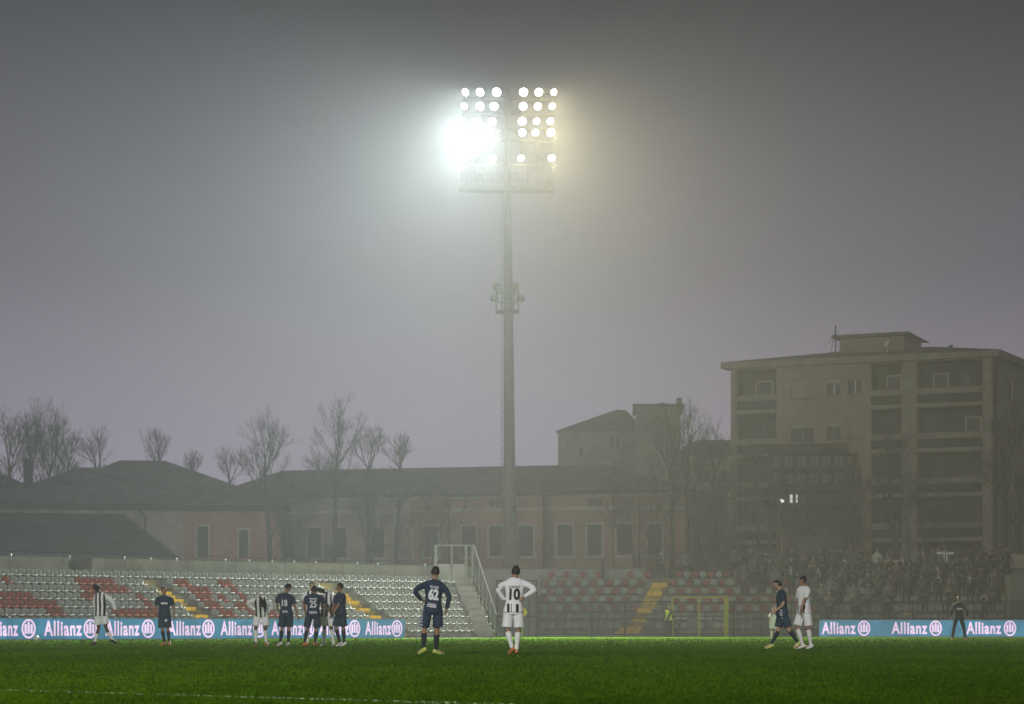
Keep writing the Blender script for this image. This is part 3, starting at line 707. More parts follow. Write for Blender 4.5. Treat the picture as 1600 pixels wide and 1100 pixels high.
ROWS_L = 8
def nL(i): return 1.0 + .8 * i
def zL(i): return .2 + .377 * i
def aisle_L(k, py): return (235 + (py - 912) * 1.57, 24) if k == 0 else (509 + (py - 914) * 1.50, 21)
def left_stand():
    root = empty('left_grandstand', left(10)); o = Vector(root.location)
    tag(root, 'concrete grandstand steps on the left side, carrying grey and red seats', 'grandstand')
    m = MB(); sA = -30
    for i in range(ROWS_L):
        sB = left_s(775 - 4.2 * i, nL(i)); z = zL(i)
        a, b = left(sA, nL(i) - .4), left(sB, nL(i) - .4); c, d = left(sB, nL(i) + .4), left(sA, nL(i) + .4)
        m.prism([Vector((p.x, p.y, -.1)) for p in (a, b, c, d)], [Vector((p.x, p.y, z)) for p in (a, b, c, d)])
    m.build('steps', tread_m, root, at=o)
    # rear wall, broken by the entrance opening
    def wl(p0, p1, z0, z1, n0=7.2, n1=7.45, mt=concrete, name='rear_wall'):
        k = MB(); s0, s1 = left_s(p0, n0), left_s(p1, n0)
        k.prism([left(s0, n0, z0), left(s1, n0, z0), left(s1, n0, z1), left(s0, n0, z1)], [left(s0, n1, z0), left(s1, n1, z0), left(s1, n1, z1), left(s0, n1, z1)])
        return k.build(name, mt, root, at=o)
    wl(-500, 107, 0, 3.88); wl(148.5, 742, 0, 3.88)
    wl(106, 149, 0, 3.80, 8.4, 8.5, conc_d, 'entrance_wall')
    wl(-500, 107, 3.883, 3.95, 7.15, 7.5, conc_d, 'wall_coping'); wl(148.5, 742, 3.883, 3.95, 7.15, 7.5, conc_d, 'wall_coping')
    for a in (107, 149):
        k = MB(); s = left_s(a, 7.2); q = s - .06 if a == 107 else s + .06
        k.prism([left(q - .1, 7.46, 2.8), left(q + .1, 7.46, 2.8), left(q + .1, 8.39, 2.8), left(q - .1, 8.39, 2.8)], [left(q - .1, 7.46, 3.85), left(q + .1, 7.46, 3.85), left(q + .1, 8.39, 3.85), left(q - .1, 8.39, 3.85)]); k.build('entrance_side', conc_d, root, at=o)
    # pilasters on the wall and white cable brackets on its coping
    for px in (20, 102, 200, 300, 372, 450, 540, 622):
        k = MB(); s = left_s(px, 7.1); k.prism([left(s - .12, 7.12, 3.0), left(s + .12, 7.12, 3.0), left(s + .12, 7.195, 3.0), left(s - .12, 7.195, 3.0)], [left(s - .12, 7.12, 3.86), left(s + .12, 7.12, 3.86), left(s + .12, 7.195, 3.86), left(s - .12, 7.195, 3.86)])
        k.build('pilaster', concrete, root, at=o)
    for px in (17, 108.5, 194, 235, 275.5, 352, 389, 425, 459, 493, 558, 590, 664):
        k = MB(); s = left_s(px, 7.1); k.tube([left(s, 7.1, 3.72), left(s, 7.1, 3.98)], .045, 8); k.build('bracket', white_p, root, at=o)
    k = MB(); k.tube([left(-30, 7.3, 4.10), left(left_s(742, 7.3), 7.3, 4.10)], .012, 5)
    for j in range(30): s = -20 + 2.2 * j; k.tube([left(s, 7.3, 3.94), left(s, 7.3, 4.12)], .015, 5)
    k.build('handrail', mat('dull black rail', (.012, .012, .012), 1, .1, 2, spec=0), root, at=o)
    # yellow painted aisle edges and the half-steps beside them
    for ai in (0, 1):
        ym, gm = MB(), MB()
        for i in range(ROWS_L - 1, -1, -1):
            Yr = left(left_s(400, nL(i)), nL(i)).y
            for half in (1, 0):
                n = nL(i) - .4 + (.0 if half == 0 else 0)
                zz = zL(i) - (.0 if half == 0 else .0)
            # where this row meets the aisle in the photograph
            s = None
            px = 300 + 270 * ai
            for _ in range(6):
                Yp = left(left_s(px, nL(i)), nL(i)).y; py = HY - (zL(i) + .28 - CAM_H) * F / Yp; px = aisle_L(ai, py)[0] + 8
            if py < 905: continue
            s = left_s(px, nL(i)); z = zL(i)
            for q, mb, w0, w1 in ((0, ym, -.30, .42), (1, gm, .43, 1.12)):
                for k2 in (0, 1):
                    n0 = nL(i) - .4 - (.40 if k2 == 0 else 0); n1 = nL(i) - .4 + (0 if k2 == 0 else .4); z1 = z - (.188 if k2 == 0 else -.004)
                    sh = -.2 * (1 if k2 == 0 else 0)
                    ds = .1 if k2 == 0 else -.1
                    if k2 == 1 and q == 0: n1 = nL(i) + .38
                    mb.prism([left(s + w0 + ds, n0, z1 - .19), left(s + w1 + ds, n0, z1 - .19), left(s + w1 + ds, n1 - .003, z1 - .19), left(s + w0 + ds, n1 - .003, z1 - .19)],
                             [left(s + w0 + ds, n0, z1), left(s + w1 + ds, n0, z1), left(s + w1 + ds, n1 - .003, z1), left(s + w0 + ds, n1 - .003, z1)])
        ym.build('yellow_step_edge', yellow, root, at=o); gm.build('aisle_steps', tread_m, root, at=o)
left_stand()

# seats of the left stand
red_L = {6: [(0, 22), (122, 174), (277, 297), (343, 362)], 5: [(128, 200), (296, 333), (358, 378)], 4: [(0, 57), (133, 150), (210, 228), (313, 333), (340, 360), (375, 392)],
         3: [(-40, 87), (225, 246), (325, 351), (365, 386)], 2: [(70, 103), (180, 247), (345, 362), (392, 430)], 1: [(30, 60), (210, 240), (410, 440)]}
rown = {7: 'top row', 6: 'second row from the top', 5: 'third row from the top', 4: 'fourth row from the top', 3: 'fifth row from the top', 2: 'third row from the bottom', 1: 'second row from the bottom', 0: 'bottom row'}
sw_mb, sr_mb = seat_mesh(.42), seat_mesh(.42)
protoW = sw_mb.build('stadium_seat', seat_w); protoR = sr_mb.build('stadium_seat', seat_r)
usedp = {0: False, 1: False}
rest = MB(); rs = random.Random(4)
rzL = math.atan2(N1.x, N1.y) * -1 
def put_rest(src, p, rz, mi):
    M = Matrix.Rotation(rz, 3, 'Z'); rest.add([M @ Vector(v) + p for v in src.v], [tuple(f) for f in src.f], mi, True)
cnt = 0; cand = []
for i in range(ROWS_L):
    s = -1.5 + .11 * (i % 3)
    while True:
        s += .455; p = left(s, nL(i) + .08, zL(i)); px = CX + p.x * F / p.y; py = HY - (p.z + .28 - CAM_H) * F / p.y
        if px > 769 - 3.6 * i: break
        if px < -14: continue
        if i == 7 and 748 < px: continue
        skip = False; blk = 'left of the yellow steps'
        for k in (0, 1):
            a, w = aisle_L(k, py)
            if a - 3 < px < a + w + 3 and (py > 904): skip = True
            if px > a + w: blk = 'between the yellow steps' if k == 0 else 'right of both yellow steps'
        if skip: continue
        red = any(a <= px < b for a, b in red_L.get(i, []))
        cand.append((p, px, i, red, blk, .455 / p.y))
ind = sorted([c for c in cand if c[4] != 'right of both yellow steps'], key=lambda c: -c[5])[:300]
indset = {id(c) for c in ind}
cut = max(c[1] for c in ind)
for c in cand:
    p, px, i, red, blk, _ = c
    rz = rzL + rs.uniform(-.03, .03)
    if id(c) in indset:
        src = protoR if red else protoW; kx = 1 if red else 0
        if not usedp[kx]: ob = src; usedp[kx] = True
        else: ob = src.copy(); COL.objects.link(ob)
        ob.location = p; ob.rotation_euler = (0, 0, rz)
        tag(ob, f"{'red' if red else 'pale grey'} seat, {rown[i]} of left stand, {blk}", 'seat', f"{'red' if red else 'grey'} seats, {rown[i]}, {blk}")
    else: put_rest(sr_mb if red else sw_mb, p, rz, 1 if red else 0)

# fence closing the end of the left stand
def end_fence():
    B = Vector((X(740, 136.5), 136.5, 0)); Fp = Vector((X(776, 129), 129, 0)); root = empty('stand_end_fence', B); o = B.copy()
    tag(root, 'pale grey slanted glass fence closing the right end of the left stand', 'fence')
    zt = Z(852, 136.5)
    bl = left(left_s(681, 7.0), 7.0); bl.z = 0; zb = 3.0
    fr = MB()
    for t, w in ((0, .16), (.42, .07), (.8, .14), (.97, .12)):
        p = bl.lerp(B, t); fr.beam((p.x, p.y, zb), (p.x, p.y, zt + (0 if t else 0)), w)
    fr.beam((bl.x, bl.y, zt), (B.x, B.y, zt), .09, .08); fr.build('rear_posts', mat('pale end post', (.28, .28, .26), .9, .1, 2, spec=0), root, at=o)
    for a, b in ((.06, .38), (.46, .76)):
        p, q = bl.lerp(B, a), bl.lerp(B, b); k = MB(); k.beam((p.x, p.y, Z(894, 137)), (q.x, q.y, Z(894, 137)), .03, .86); k.build('white_panel', mat('pale end panel', (.40, .40, .37), .9, .1, 1, spec=0), root, at=o)
        k = MB(); k.beam((p.x, p.y, (zt + Z(882, 137)) / 2), (q.x, q.y, (zt + Z(882, 137)) / 2), .02, zt - Z(882, 137) - .1); k.build('mesh_panel', mesh_d, root, at=o)
    # slanting side
    N_ = 6; pts = []
    for k in range(N_ + 1):
        t = k / N_; p = B.lerp(Fp, t); top = zt + (Z(962, 129) - zt) * t; bot = 3.1 + (.05 - 3.1) * t; pts.append((p, top, bot))
    ra = MB(); ra.beam((B.x, B.y, zt), (Fp.x, Fp.y, pts[-1][1]), .07, .07); ra.beam((Fp.x, Fp.y, 0), (Fp.x, Fp.y, pts[-1][1]), .09)
    ra.beam((B.x, B.y, 3.3), (Fp.x, Fp.y, .3), .07)
    for p, tp_, bt in pts[:-1]: ra.beam((p.x, p.y, 0), (p.x, p.y, tp_), .07)
    ra.build('side_frame', rail_g, root, at=o)
    pn = MB()
    for (p, t1, b1), (q, t2, b2) in zip(pts, pts[1:]):
        pn.add([(p.x, p.y, b1), (q.x, q.y, b2), (q.x, q.y, t2 - .05), (p.x, p.y, t1 - .05)], [(0, 1, 2, 3)])
    pn.build('glass_panel', mesh_g, root, at=o)
    st = MB()
    for k in range(9):
        t = k / 9; p = B.lerp(Fp, t); z = 3.0 * (1 - t) + .1; st.prism([(p.x - .95 + .1 * t, p.y, 0), (p.x - .06, p.y, 0), (p.x - .06, p.y - .83, 0), (p.x - .95 + .1 * t, p.y - .83, 0)], [(p.x - .95 + .1 * t, p.y, z), (p.x - .06, p.y, z), (p.x - .06, p.y - .83, z), (p.x - .95 + .1 * t, p.y - .83, z)])
    st.build('side_steps', concrete, root, at=o)
end_fence()

# gate between the stands
def middle_gate():
    f = Face(777, 141.5, 838, 141.5); root = empty('tunnel_gate', f.a); o = f.a.copy()
    tag(root, 'dark grey panelled gate in the gap between the two stands', 'gate'); zt = f.Zp(800, 906)
    mg = mat('dark gate sheet', (.075, .073, .065), .7, .25, 2)
    n = 5
    for k in range(n):
        a, b = f.L * k / n, f.L * (k + 1) / n; q = MB(); f.slab(q, a + .05, b - .05, .1, zt - .1, 0, .05); q.build('gate_leaf', mg if k % 2 else conc_d, root, at=o)
    q = MB()
    for k in range(n + 1): u = f.L * k / n; f.slab(q, u - .05, u + .05, 0, zt, -.05, .1)
    f.slab(q, .052, f.L - .052, zt - .1, zt - .002, -.03, .08); f.slab(q, .052, f.L - .052, 1.1, 1.2, -.03, -.003); q.build('gate_frame', metal_d, root, at=o)
middle_gate()
def low_walls():
    f = Face(741, 151.5, 1010, 151); root = empty('rear_wall', f.a); o = f.a.copy(); tag(root, 'low pale wall in front of the pink building, behind the gate and railings', 'wall')
    q = MB(); f.slab(q, 0, f.L, 0, f.Zp(800, 889), 0, .2); q.build('wall', concrete, root, at=o)
    q = MB(); f.slab(q, -.1, f.L + .1, f.Zp(800, 889) + .002, f.Zp(800, 887), -.06, .26); q.build('coping', conc_d, root, at=o)
low_walls()

# ---- right stand ------------------------------------------------------------------------------
fR = Face(834, 143.0, 1640, 140.0)
def oR(i): return .8 * i
def zR(i): return .35 + .508 * i
def aisle_R(py): return 1043 - (py - 908) * (51 / 87), 23 * 1.0      # right edge, width
def right_stand():
    root = empty('right_grandstand', fR.a); o = fR.a.copy()
    tag(root, 'low seven-row grandstand on the right with red and grey seats and the crowd', 'grandstand')
    m = MB()
    for i in range(7): fR.slab(m, 0, fR.L + 4, -.1, zR(i), oR(i) - .4, oR(i) + .398)
    fR.slab(m, 0, fR.L + 4, -.1, zR(6) + .002, oR(6) + .4, oR(6) + 2.2)
    m.build('steps', tread_m, root, at=o)
    y = MB()
    for i in range(7):
        off = oR(i); px = 1020
        for _ in range(6):
            py = HY - (zR(i) + .1 - CAM_H) * F / fR.Yat(px, off); r, w = aisle_R(py); px = r - w / 2
        u0, u1 = fR.U(r - w, off), fR.U(r, off)
        for h in (0, 1):
            z1 = zR(i) + (.006 if h else -.25); a = off - .4 + (0 if h else -.38); b = off + .39 if h else off - .402
            sh = -.14 if h == 0 else 0
            fR.slab(y, u0 + sh, u1 + sh, z1 - .26, z1, a, b)
    y.build('yellow_steps', yellow, root, at=o)
    y = MB()
    for i in (1, 2): 
        u = fR.U(1424 - i * 4, oR(i)); fR.slab(y, u - .3, u + .3, zR(i) - .24, zR(i) + .006, oR(i) - .402, oR(i) + .39)
    y.build('yellow_steps', yellow, root, at=o)
    # stair foot beside the aisle
    q = MB(); u = fR.U(968, -1.1); q.prism([fR.P(u - .55, 0, -1.1), fR.P(u + .25, 0, -1.1), fR.P(u + .25, .62, -1.1)], [fR.P(u - .55, 0, -1.02), fR.P(u + .25, 0, -1.02), fR.P(u + .25, .62, -1.02)]); q.build('yellow_stair_cheek', yellow, root, at=o)
    q = MB(); fR.slab(q, fR.U(1577, -.3), fR.U(1602, -.3), 0, fR.Zp(1590, 898), -.42, 7); q.build('end_block', conc_d, root, at=o)
    pk = mat('pinkish hoarding', (.42, .30, .20), .8, .15, 1); 
    for a, b, t_, c in ((1200, 1237, 876, 902), (1254, 1266, 880, 896), (1374, 1409, 875, 903)):
        q = MB(); off = 7.05; fR.slab(q, fR.U(a, off), fR.U(b, off), fR.Zp(a, c, off) - 1, fR.Zp(a, t_, off), off, off + .08); q.build('hoarding', pk, root, at=o)
    q = MB(); off = 7.2; fR.slab(q, fR.U(1195, off), fR.U(1640, off), 3.0, 4.05, off, off + .15); q.build('rear_parapet', conc_d, root, at=o)
    q = MB(); off = 6.9
    for k in range(46):
        px = 1472 + k * 3.2
        u = fR.U(px, off); fR.slab(q, u - .035, u + .035, fR.Zp(px, 888, off), fR.Zp(px, 866 if px > 1552 else 873, off), off, off + .04)
    q.build('slat_fence', mat('pale slats', (.40, .36, .26), .7, .1, 2), root, at=o)
right_stand()
for i in range(7):
    u = fR.U(836, oR(i)) + .1 * (i % 2); j = 0
    while True:
        u += .472; j += 1; p = fR.P(u, zR(i), oR(i) + .1); px = CX + p.x * F / p.y; py = HY - (p.z + .28 - CAM_H) * F / p.y
        if px > 1574: break
        r, w = aisle_R(py)
        if r - w - 6 < px < r + 6: continue
        if i == 6 and (948 < px < 967 or 1032 < px < 1048): continue
        if i <= 1 and j % 7 in (0,) and i == 0: continue
        if i <= 1 and j % 8 == 3: continue
        red = i > 1 and (j + i) % 2 == 0 and px < 1290
        if i == 2: red = red and px > 850 and j % 4 < 3
        put_rest(sr_mb if red else sw_mb, p, rs.uniform(-.04, .04) + math.atan2(fR.u.y, fR.u.x), 1 if red else 0)
tag(rest.build('stadium_seats', [seat_w, seat_r]), 'all the smaller grey and red plastic seats further along both stands', 'seats', kind='stuff')

# ---- railings in front of the right stand ------------------------------------------------------
fG = Face(838, 139.6, 1660, 137.4)
def front_railing():
    root = empty('front_railing', fG.a); o = fG.a.copy(); tag(root, 'dark metal railing with mesh along the foot of the right stand', 'railing')
    zt = fG.Zp(925, 940)
    pxs = [839, 882, 925, 976.5, 1040, 1146, 1190, 1236, 1282, 1330, 1378, 1426, 1474, 1522, 1570]
    for px in pxs:
        u = fG.U(px); q = MB(); w = .06 if px in (839, 925, 976.5, 1040, 1146) else .035; fG.slab(q, u - w, u + w, 0, zt + (.55 if px == 839 else .05), -w, w); q.build('post', metal_d, root, at=o)
    q = MB()
    for z in (zt, zt * .52, .15):
        fG.slab(q, fG.U(839), fG.U(1048), z - .035, z + .035, .061, .1); fG.slab(q, fG.U(1139), fG.L, z - .035, z + .035, .061, .1)
    q.build('rails', metal_d, root, at=o)
    q = MB(); fG.slab(q, fG.U(840), fG.U(1048), .12, zt - .04, .105, .11); fG.slab(q, fG.U(1139), fG.L, .12, zt - .04, .105, .11); q.build('mesh_panel', mesh_d, root, at=o)
    q = MB(); fG.slab(q, 0, fG.L, -.1, .14, .12, .4); q.build('kerb', conc_d, root, at=o)
front_railing()
def yellow_gate():
    root = empty('yellow_gate', fG.P(fG.U(1094), 0, -.3)); o = Vector(root.location); tag(root, 'yellow tubular gate frame at the foot of the right stand', 'gate')
    yg = mat('yellow gate paint', (.34, .31, .03), .9, .15, 3, spec=0); zt = fG.Zp(1094, 932)
    for px, w in ((1050.5, .065), (1092, .045), (1134.5, .12)):
        q = MB(); u = fG.U(px, -.3); fG.slab(q, u - w, u + w, 0, zt, -.3 - .05, -.25); q.build('post', yg, root, at=o)
    q = MB(); fG.slab(q, fG.U(1052), fG.U(1132), zt - .09, zt - .004, -.33, -.27); q.build('top_rail', yg, root, at=o)
    q = MB(); fG.slab(q, fG.U(1052), fG.U(1132), zt * .5, zt * .5 + .06, -.32, -.28); fG.slab(q, fG.U(1052), fG.U(1132), .15, .21, -.32, -.28); q.build('bottom_rail', metal_d, root, at=o)
yellow_gate()
def net_fence():
    f = Face(1000, 152.2, 1640, 149.5); root = empty('tall_net_fence', f.a); o = f.a.copy(); tag(root, 'tall thin wire fence behind the top row of the right stand', 'fence')
    zt = f.Zp(1200, 863.5); q = MB(); f.slab(q, 0, f.L, zt - .02, zt + .02, -.02, .02); f.slab(q, 0, f.L, zt - 1.0, zt - .97, -.015, .015); q.build('wires', rail_g, root, at=o)
    for k in range(12):
        u = f.L * k / 11; q = MB(); f.slab(q, u - .035, u + .035, 0, zt + .05, .025, .09); q.build('post', metal_d, root, at=o)
net_fence()
def pole(name, px, Y, ptop, r, m, label, cat, lamp=None):
    root = empty(name, (X(px, Y), Y, 0)); tag(root, label, cat); q = MB(); q.tube([(0, 0, 0), (0, 0, Z(ptop, Y))], [r, r * .75], 10); q.build('shaft', m, root)
    b = MB(); b.tube([(0, 0, 0), (0, 0, .15)], [r * 2, r * 2], 10); b.build('base', m, root)
    if lamp:
        l = MB(); z = Z(lamp, Y); l.beam((0, -.05, z + .1), (.13, -.1, z + .03), .04); l.tube([(.08, -.12, z + .06), (.16, -.22, z - .03)], [.06, .10], 10); l.build('lamp_head', mat('small lit lamp', (.9, .9, .9), .4, 0, 1, emit=(1, 1, .95), estr=.7), root)
    else:
        c = MB(); c.tube([(0, 0, Z(ptop, Y) - .001), (0, 0, Z(ptop, Y) + .08)], [r * 1.2, r * .4], 10); c.build('cap', m, root)
pole('light_pole', 1218.5, 150.2, 742, .085, rail_g, 'slim pale pole with a small lit lamp, standing behind the crowd', 'pole', 783)
pole('thin_pole', 958.5, 151.8, 706, .045, metal_d, 'very thin grey pole in front of the pink building windows', 'pole')
pole('short_post', 941, 149.9, 878, .09, metal_d, 'short dark post behind the top seats, in front of pink wall', 'post')

# ---- advertising boards -------------------------------------------------------------------------
led_c = (.026, .145, .235)
def led_mat(name, c, s, stripes=True):
    m = mat(name, tuple(x * .25 for x in c), .5, .1, 1.3, emit=c, estr=s); t = m.node_tree; b = t.nodes['Principled BSDF']
    tc = t.nodes.new('ShaderNodeTexCoord'); n = t.nodes.new('ShaderNodeTexVoronoi'); n.inputs['Scale'].default_value = 1.0; n.distance = 'CHEBYCHEV'
    t.links.new(tc.outputs['Object'], n.inputs[0]); c2 = t.nodes.new('ShaderNodeMix'); c2.data_type = 'RGBA'; c2.inputs[6].default_value = (*[x * .8 for x in c], 1); c2.inputs[7].default_value = (*[x * 1.2 for x in c], 1)
    sp = t.nodes.new('ShaderNodeSeparateColor'); t.links.new(n.outputs['Color'], sp.inputs[0]); t.links.new(sp.outputs[0], c2.inputs[0]); t.links.new(c2.outputs[2], b.inputs['Emission Color'])
    return m
led = led_mat('blue led screen', led_c, 1.15)
led_t = led_mat('pink-white led lettering', (.86, .62, .86), 1.0)
def text_mesh(s, bold=.0, spacing=1.0, cut=0):
    cu = bpy.data.curves.new('t', 'FONT'); cu.body = s; cu.size = 1; cu.offset = bold; cu.space_character = spacing; cu.resolution_u = 4; cu.extrude = 0
    ob = bpy.data.objects.new('t', cu); COL.objects.link(ob); dg = bpy.context.evaluated_depsgraph_get(); me = bpy.data.meshes.new_from_object(ob.evaluated_get(dg))
    bpy.data.objects.remove(ob); bpy.data.curves.remove(cu)
    xs = [v.co.x for v in me.vertices]; ys = [v.co.y for v in me.vertices]; x0, x1, y0, y1 = min(xs), max(xs), min(ys), max(ys)
    vs = [((v.co.x - x0) / (x1 - x0), (v.co.y - y0) / (y1 - y0)) for v in me.vertices]; fs = [tuple(p.vertices) for p in me.polygons]; bpy.data.meshes.remove(me)
    return vs, fs
TXT = text_mesh('Allianz', .030, 1.14)
def letter_on(mb, pf, txt, u0, u1, z0, z1, off):
    vs, fs = txt; mb.add([pf(u0 + (u1 - u0) * a, z0 + (z1 - z0) * b, off) for a, b in vs], fs)
def logo_on(mb, pf, uc, zc, rx, rz_, off):
    n = 40; o = []; i_ = []
    for k in range(n):
        a = 2 * math.pi * k / n; o.append(pf(uc + rx * math.cos(a), zc + rz_ * math.sin(a), off)); i_.append(pf(uc + rx * .76 * math.cos(a), zc + rz_ * .81 * math.sin(a), off))
    mb.add(o + i_, [(k, (k + 1) % n, n + (k + 1) % n, n + k) for k in range(n)])
    for dx, lo, hi, w in ((-.42, -.5, .36, .115), (0, -.5, .60, .115), (.42, -.5, .36, .115)):
        c = uc + dx * rx
        w_ = w * 1.35 * rx
        mb.add([pf(c - w_, zc + lo * rz_, off), pf(c + w_, zc + lo * rz_, off), pf(c + w_, zc + (hi + .04) * rz_, off), pf(c + w_ * .5, zc + (hi + .12) * rz_, off), pf(c - w_ * .5, zc + (hi + .12) * rz_, off), pf(c - w_, zc + (hi + .04) * rz_, off)], [(0, 1, 2, 3, 4, 5)])
def board(name, pf, u0, u1, items, label, seg=None):
    root = empty(name, pf(u0, 0, 0)); o = Vector(root.location); tag(root, label, 'advertising board', 'glowing advertising boards')
    def sl_(mb, a, b, z0, z1, o0, o1): mb.prism([pf(a, z0, o0), pf(b, z0, o0), pf(b, z1, o0), pf(a, z1, o0)], [pf(a, z0, o1), pf(b, z0, o1), pf(b, z1, o1), pf(a, z1, o1)])
    q = MB(); sl_(q, u0, u1, .03, .93, 0, .12); q.build('screen', led, root, at=o)
    q = MB(); sl_(q, u0 - .02, u1 + .02, .0, .028, -.02, .14); sl_(q, u0 - .02, u1 + .02, .932, .965, -.02, .14); sl_(q, u1 + .003, u1 + .03, .03, .93, -.02, .14)
    n = int((u1 - u0) / 1.6)
    for k in range(n + 1): u = u0 + (u1 - u0) * k / n; q.beam(pf(u, .9, .13), pf(u, .01, .6), .04)
    q.build('board_frame', mat('board edge', (.20, .20, .21), .5, .1, 2), root, at=o)
    for kind, a, b in items:
        q = MB()
        if kind == 't': letter_on(q, pf, TXT, a, b, .16, .84, -.006); q.build('lettering', led_t, root, at=o)
        else: logo_on(q, pf, a, .485, b, .425, -.006); q.build('logo', led_t, root, at=o)
pfL = lambda u, z, off: left(u, off, z)
itL = []
for lc, t0, t1 in ((44.6, -22, 28), (141, 68.5, 128), (231.5, 164.5, 218), (325.5, 262, 314), (405, 344.5, 394), (482, 424, 472.5), (554, 498, 545), (620, 570.5, 611)):
    itL.append(('l', left_s(lc), left_s(lc + 10.2) - left_s(lc) if lc < 200 else .335)); itL.append(('t', left_s(t0), left_s(t1)))
itL = [(k, a, (.37 if k == 'l' else b)) for k, a, b in itL]
board('advertising_board', pfL, left_s(-60), left_s(632), itL, 'long glowing blue board along the left stand, repeated pink-white lettering')
fD = Face(1280, 138.0, 1660, 136.6)
pfR = lambda u, z, off: fD.P(u, z, off)
itR = []
for t0, t1, lc in ((1284, 1337, 1350), (1393, 1449, 1462), (1510, 1564.5, 1578), (1626, 1640, 1650)):
    if t1 < 1620: itR.append(('t', fD.U(t0), fD.U(t1)))
    itR.append(('l', fD.U(lc), .34))
board('advertising_board', pfR, 0, fD.L, itR, 'shorter glowing blue board below the crowd on the right')
# ---------------------------------------------------------------- people
skin_b = mat('dark brown skin', (.085, .045, .028), .6, .1, 3)
skin_m = mat('tan skin', (.30, .165, .10), .6, .1, 3)
skin_l = mat('light skin', (.42, .26, .18), .6, .1, 3)
hair_k = mat('black hair', (.008, .008, .007), .7, .2, 30)
hair_r = mat('reddish brown hair', (.12, .05, .025), .7, .2, 30)
navy = mat('navy football kit', (.011, .032, .066), .8, .18, 7, .1, 30)
navy_d = mat('dark navy socks', (.008, .014, .028), .85, .15, 9)
kitw = mat('white football kit', (.78, .78, .80), .8, .05, 6, .1, 30)
kitk = mat('black football stripe', (.010, .010, .010), .8, .1, 6)
sockw = mat('white socks', (.78, .77, .76), .9, .06, 9)
black_c = mat('black cloth', (.016, .017, .016), .85, .2, 6)
grey_c = mat('dark grey cloth', (.06, .062, .06), .85, .2, 6)
boot_y = mat('lime yellow boots', (.55, .62, .12), .5, .15, 8)
boot_o = mat('orange boots', (.62, .24, .06), .5, .15, 8)
boot_k = mat('black boots', (.012, .012, .012), .5, .15, 8)
boot_w = mat('white boots', (.7, .7, .66), .5, .15, 8)
hivis = mat('yellow hi-vis vest', (.62, .70, .06), .6, .12, 6)
print_w = mat('white shirt print', (.72, .72, .74), .7, .05, 6)
print_k = mat('black shirt print', (.012, .012, .012), .7, .05, 6)
lilac = mat('lilac shirt print', (.45, .40, .52), .7, .05, 6)

def rings(mb, rows, n=20):
    """rows: (centre, right-axis, rx, forward-axis, ry) -> closed lofted skin"""
    vs = []
    for c, ax, rx, fw, ry in rows:
        for k in range(n):
            a = 2 * math.pi * k / n; ca, sa = math.cos(a), math.sin(a)
            e = .86; ca = math.copysign(abs(ca) ** e, ca); sa = math.copysign(abs(sa) ** e, sa)
            vs.append(c + ax * rx * ca + fw * ry * sa)
    m = len(rows); fs = [(i * n + k, i * n + (k + 1) % n, (i + 1) * n + (k + 1) % n, (i + 1) * n + k) for i in range(m - 1) for k in range(n)]
    mb.add(vs, fs + [tuple(range(n))[::-1], tuple((m - 1) * n + k for k in range(n))], 0, True)
def ball(mb, c, r, sc=(1, 1, 1)):
    c = Vector(c); rr = []
    for i in range(9):
        a = math.pi * (i + .5) / 9 - math.pi / 2
        rr.append((c + Vector((0, 0, math.sin(a) * r * sc[2])), Vector((1, 0, 0)), math.cos(a) * r * sc[0], Vector((0, 1, 0)), math.cos(a) * r * sc[1]))
    rings(mb, rr, 14)
def limb(mb, pts, rad, n=12):
    """round limb with rounded joints"""
    P, Rr = [], []
    pts = [Vector(p) for p in pts]
    for i in range(len(pts) - 1):
        for k in range(4):
            t = k / 4; P.append(pts[i].lerp(pts[i + 1], t)); a, b = rad[i], rad[i + 1]
            Rr.append(a + (b - a) * t)
    P.append(pts[-1]); Rr.append(rad[-1])
    # soften the corner at each joint
    for _ in range(2):
        for i in range(1, len(P) - 1): P[i] = P[i] * .7 + (P[i - 1] + P[i + 1]) * .15
    mb.tube(P, Rr, n)

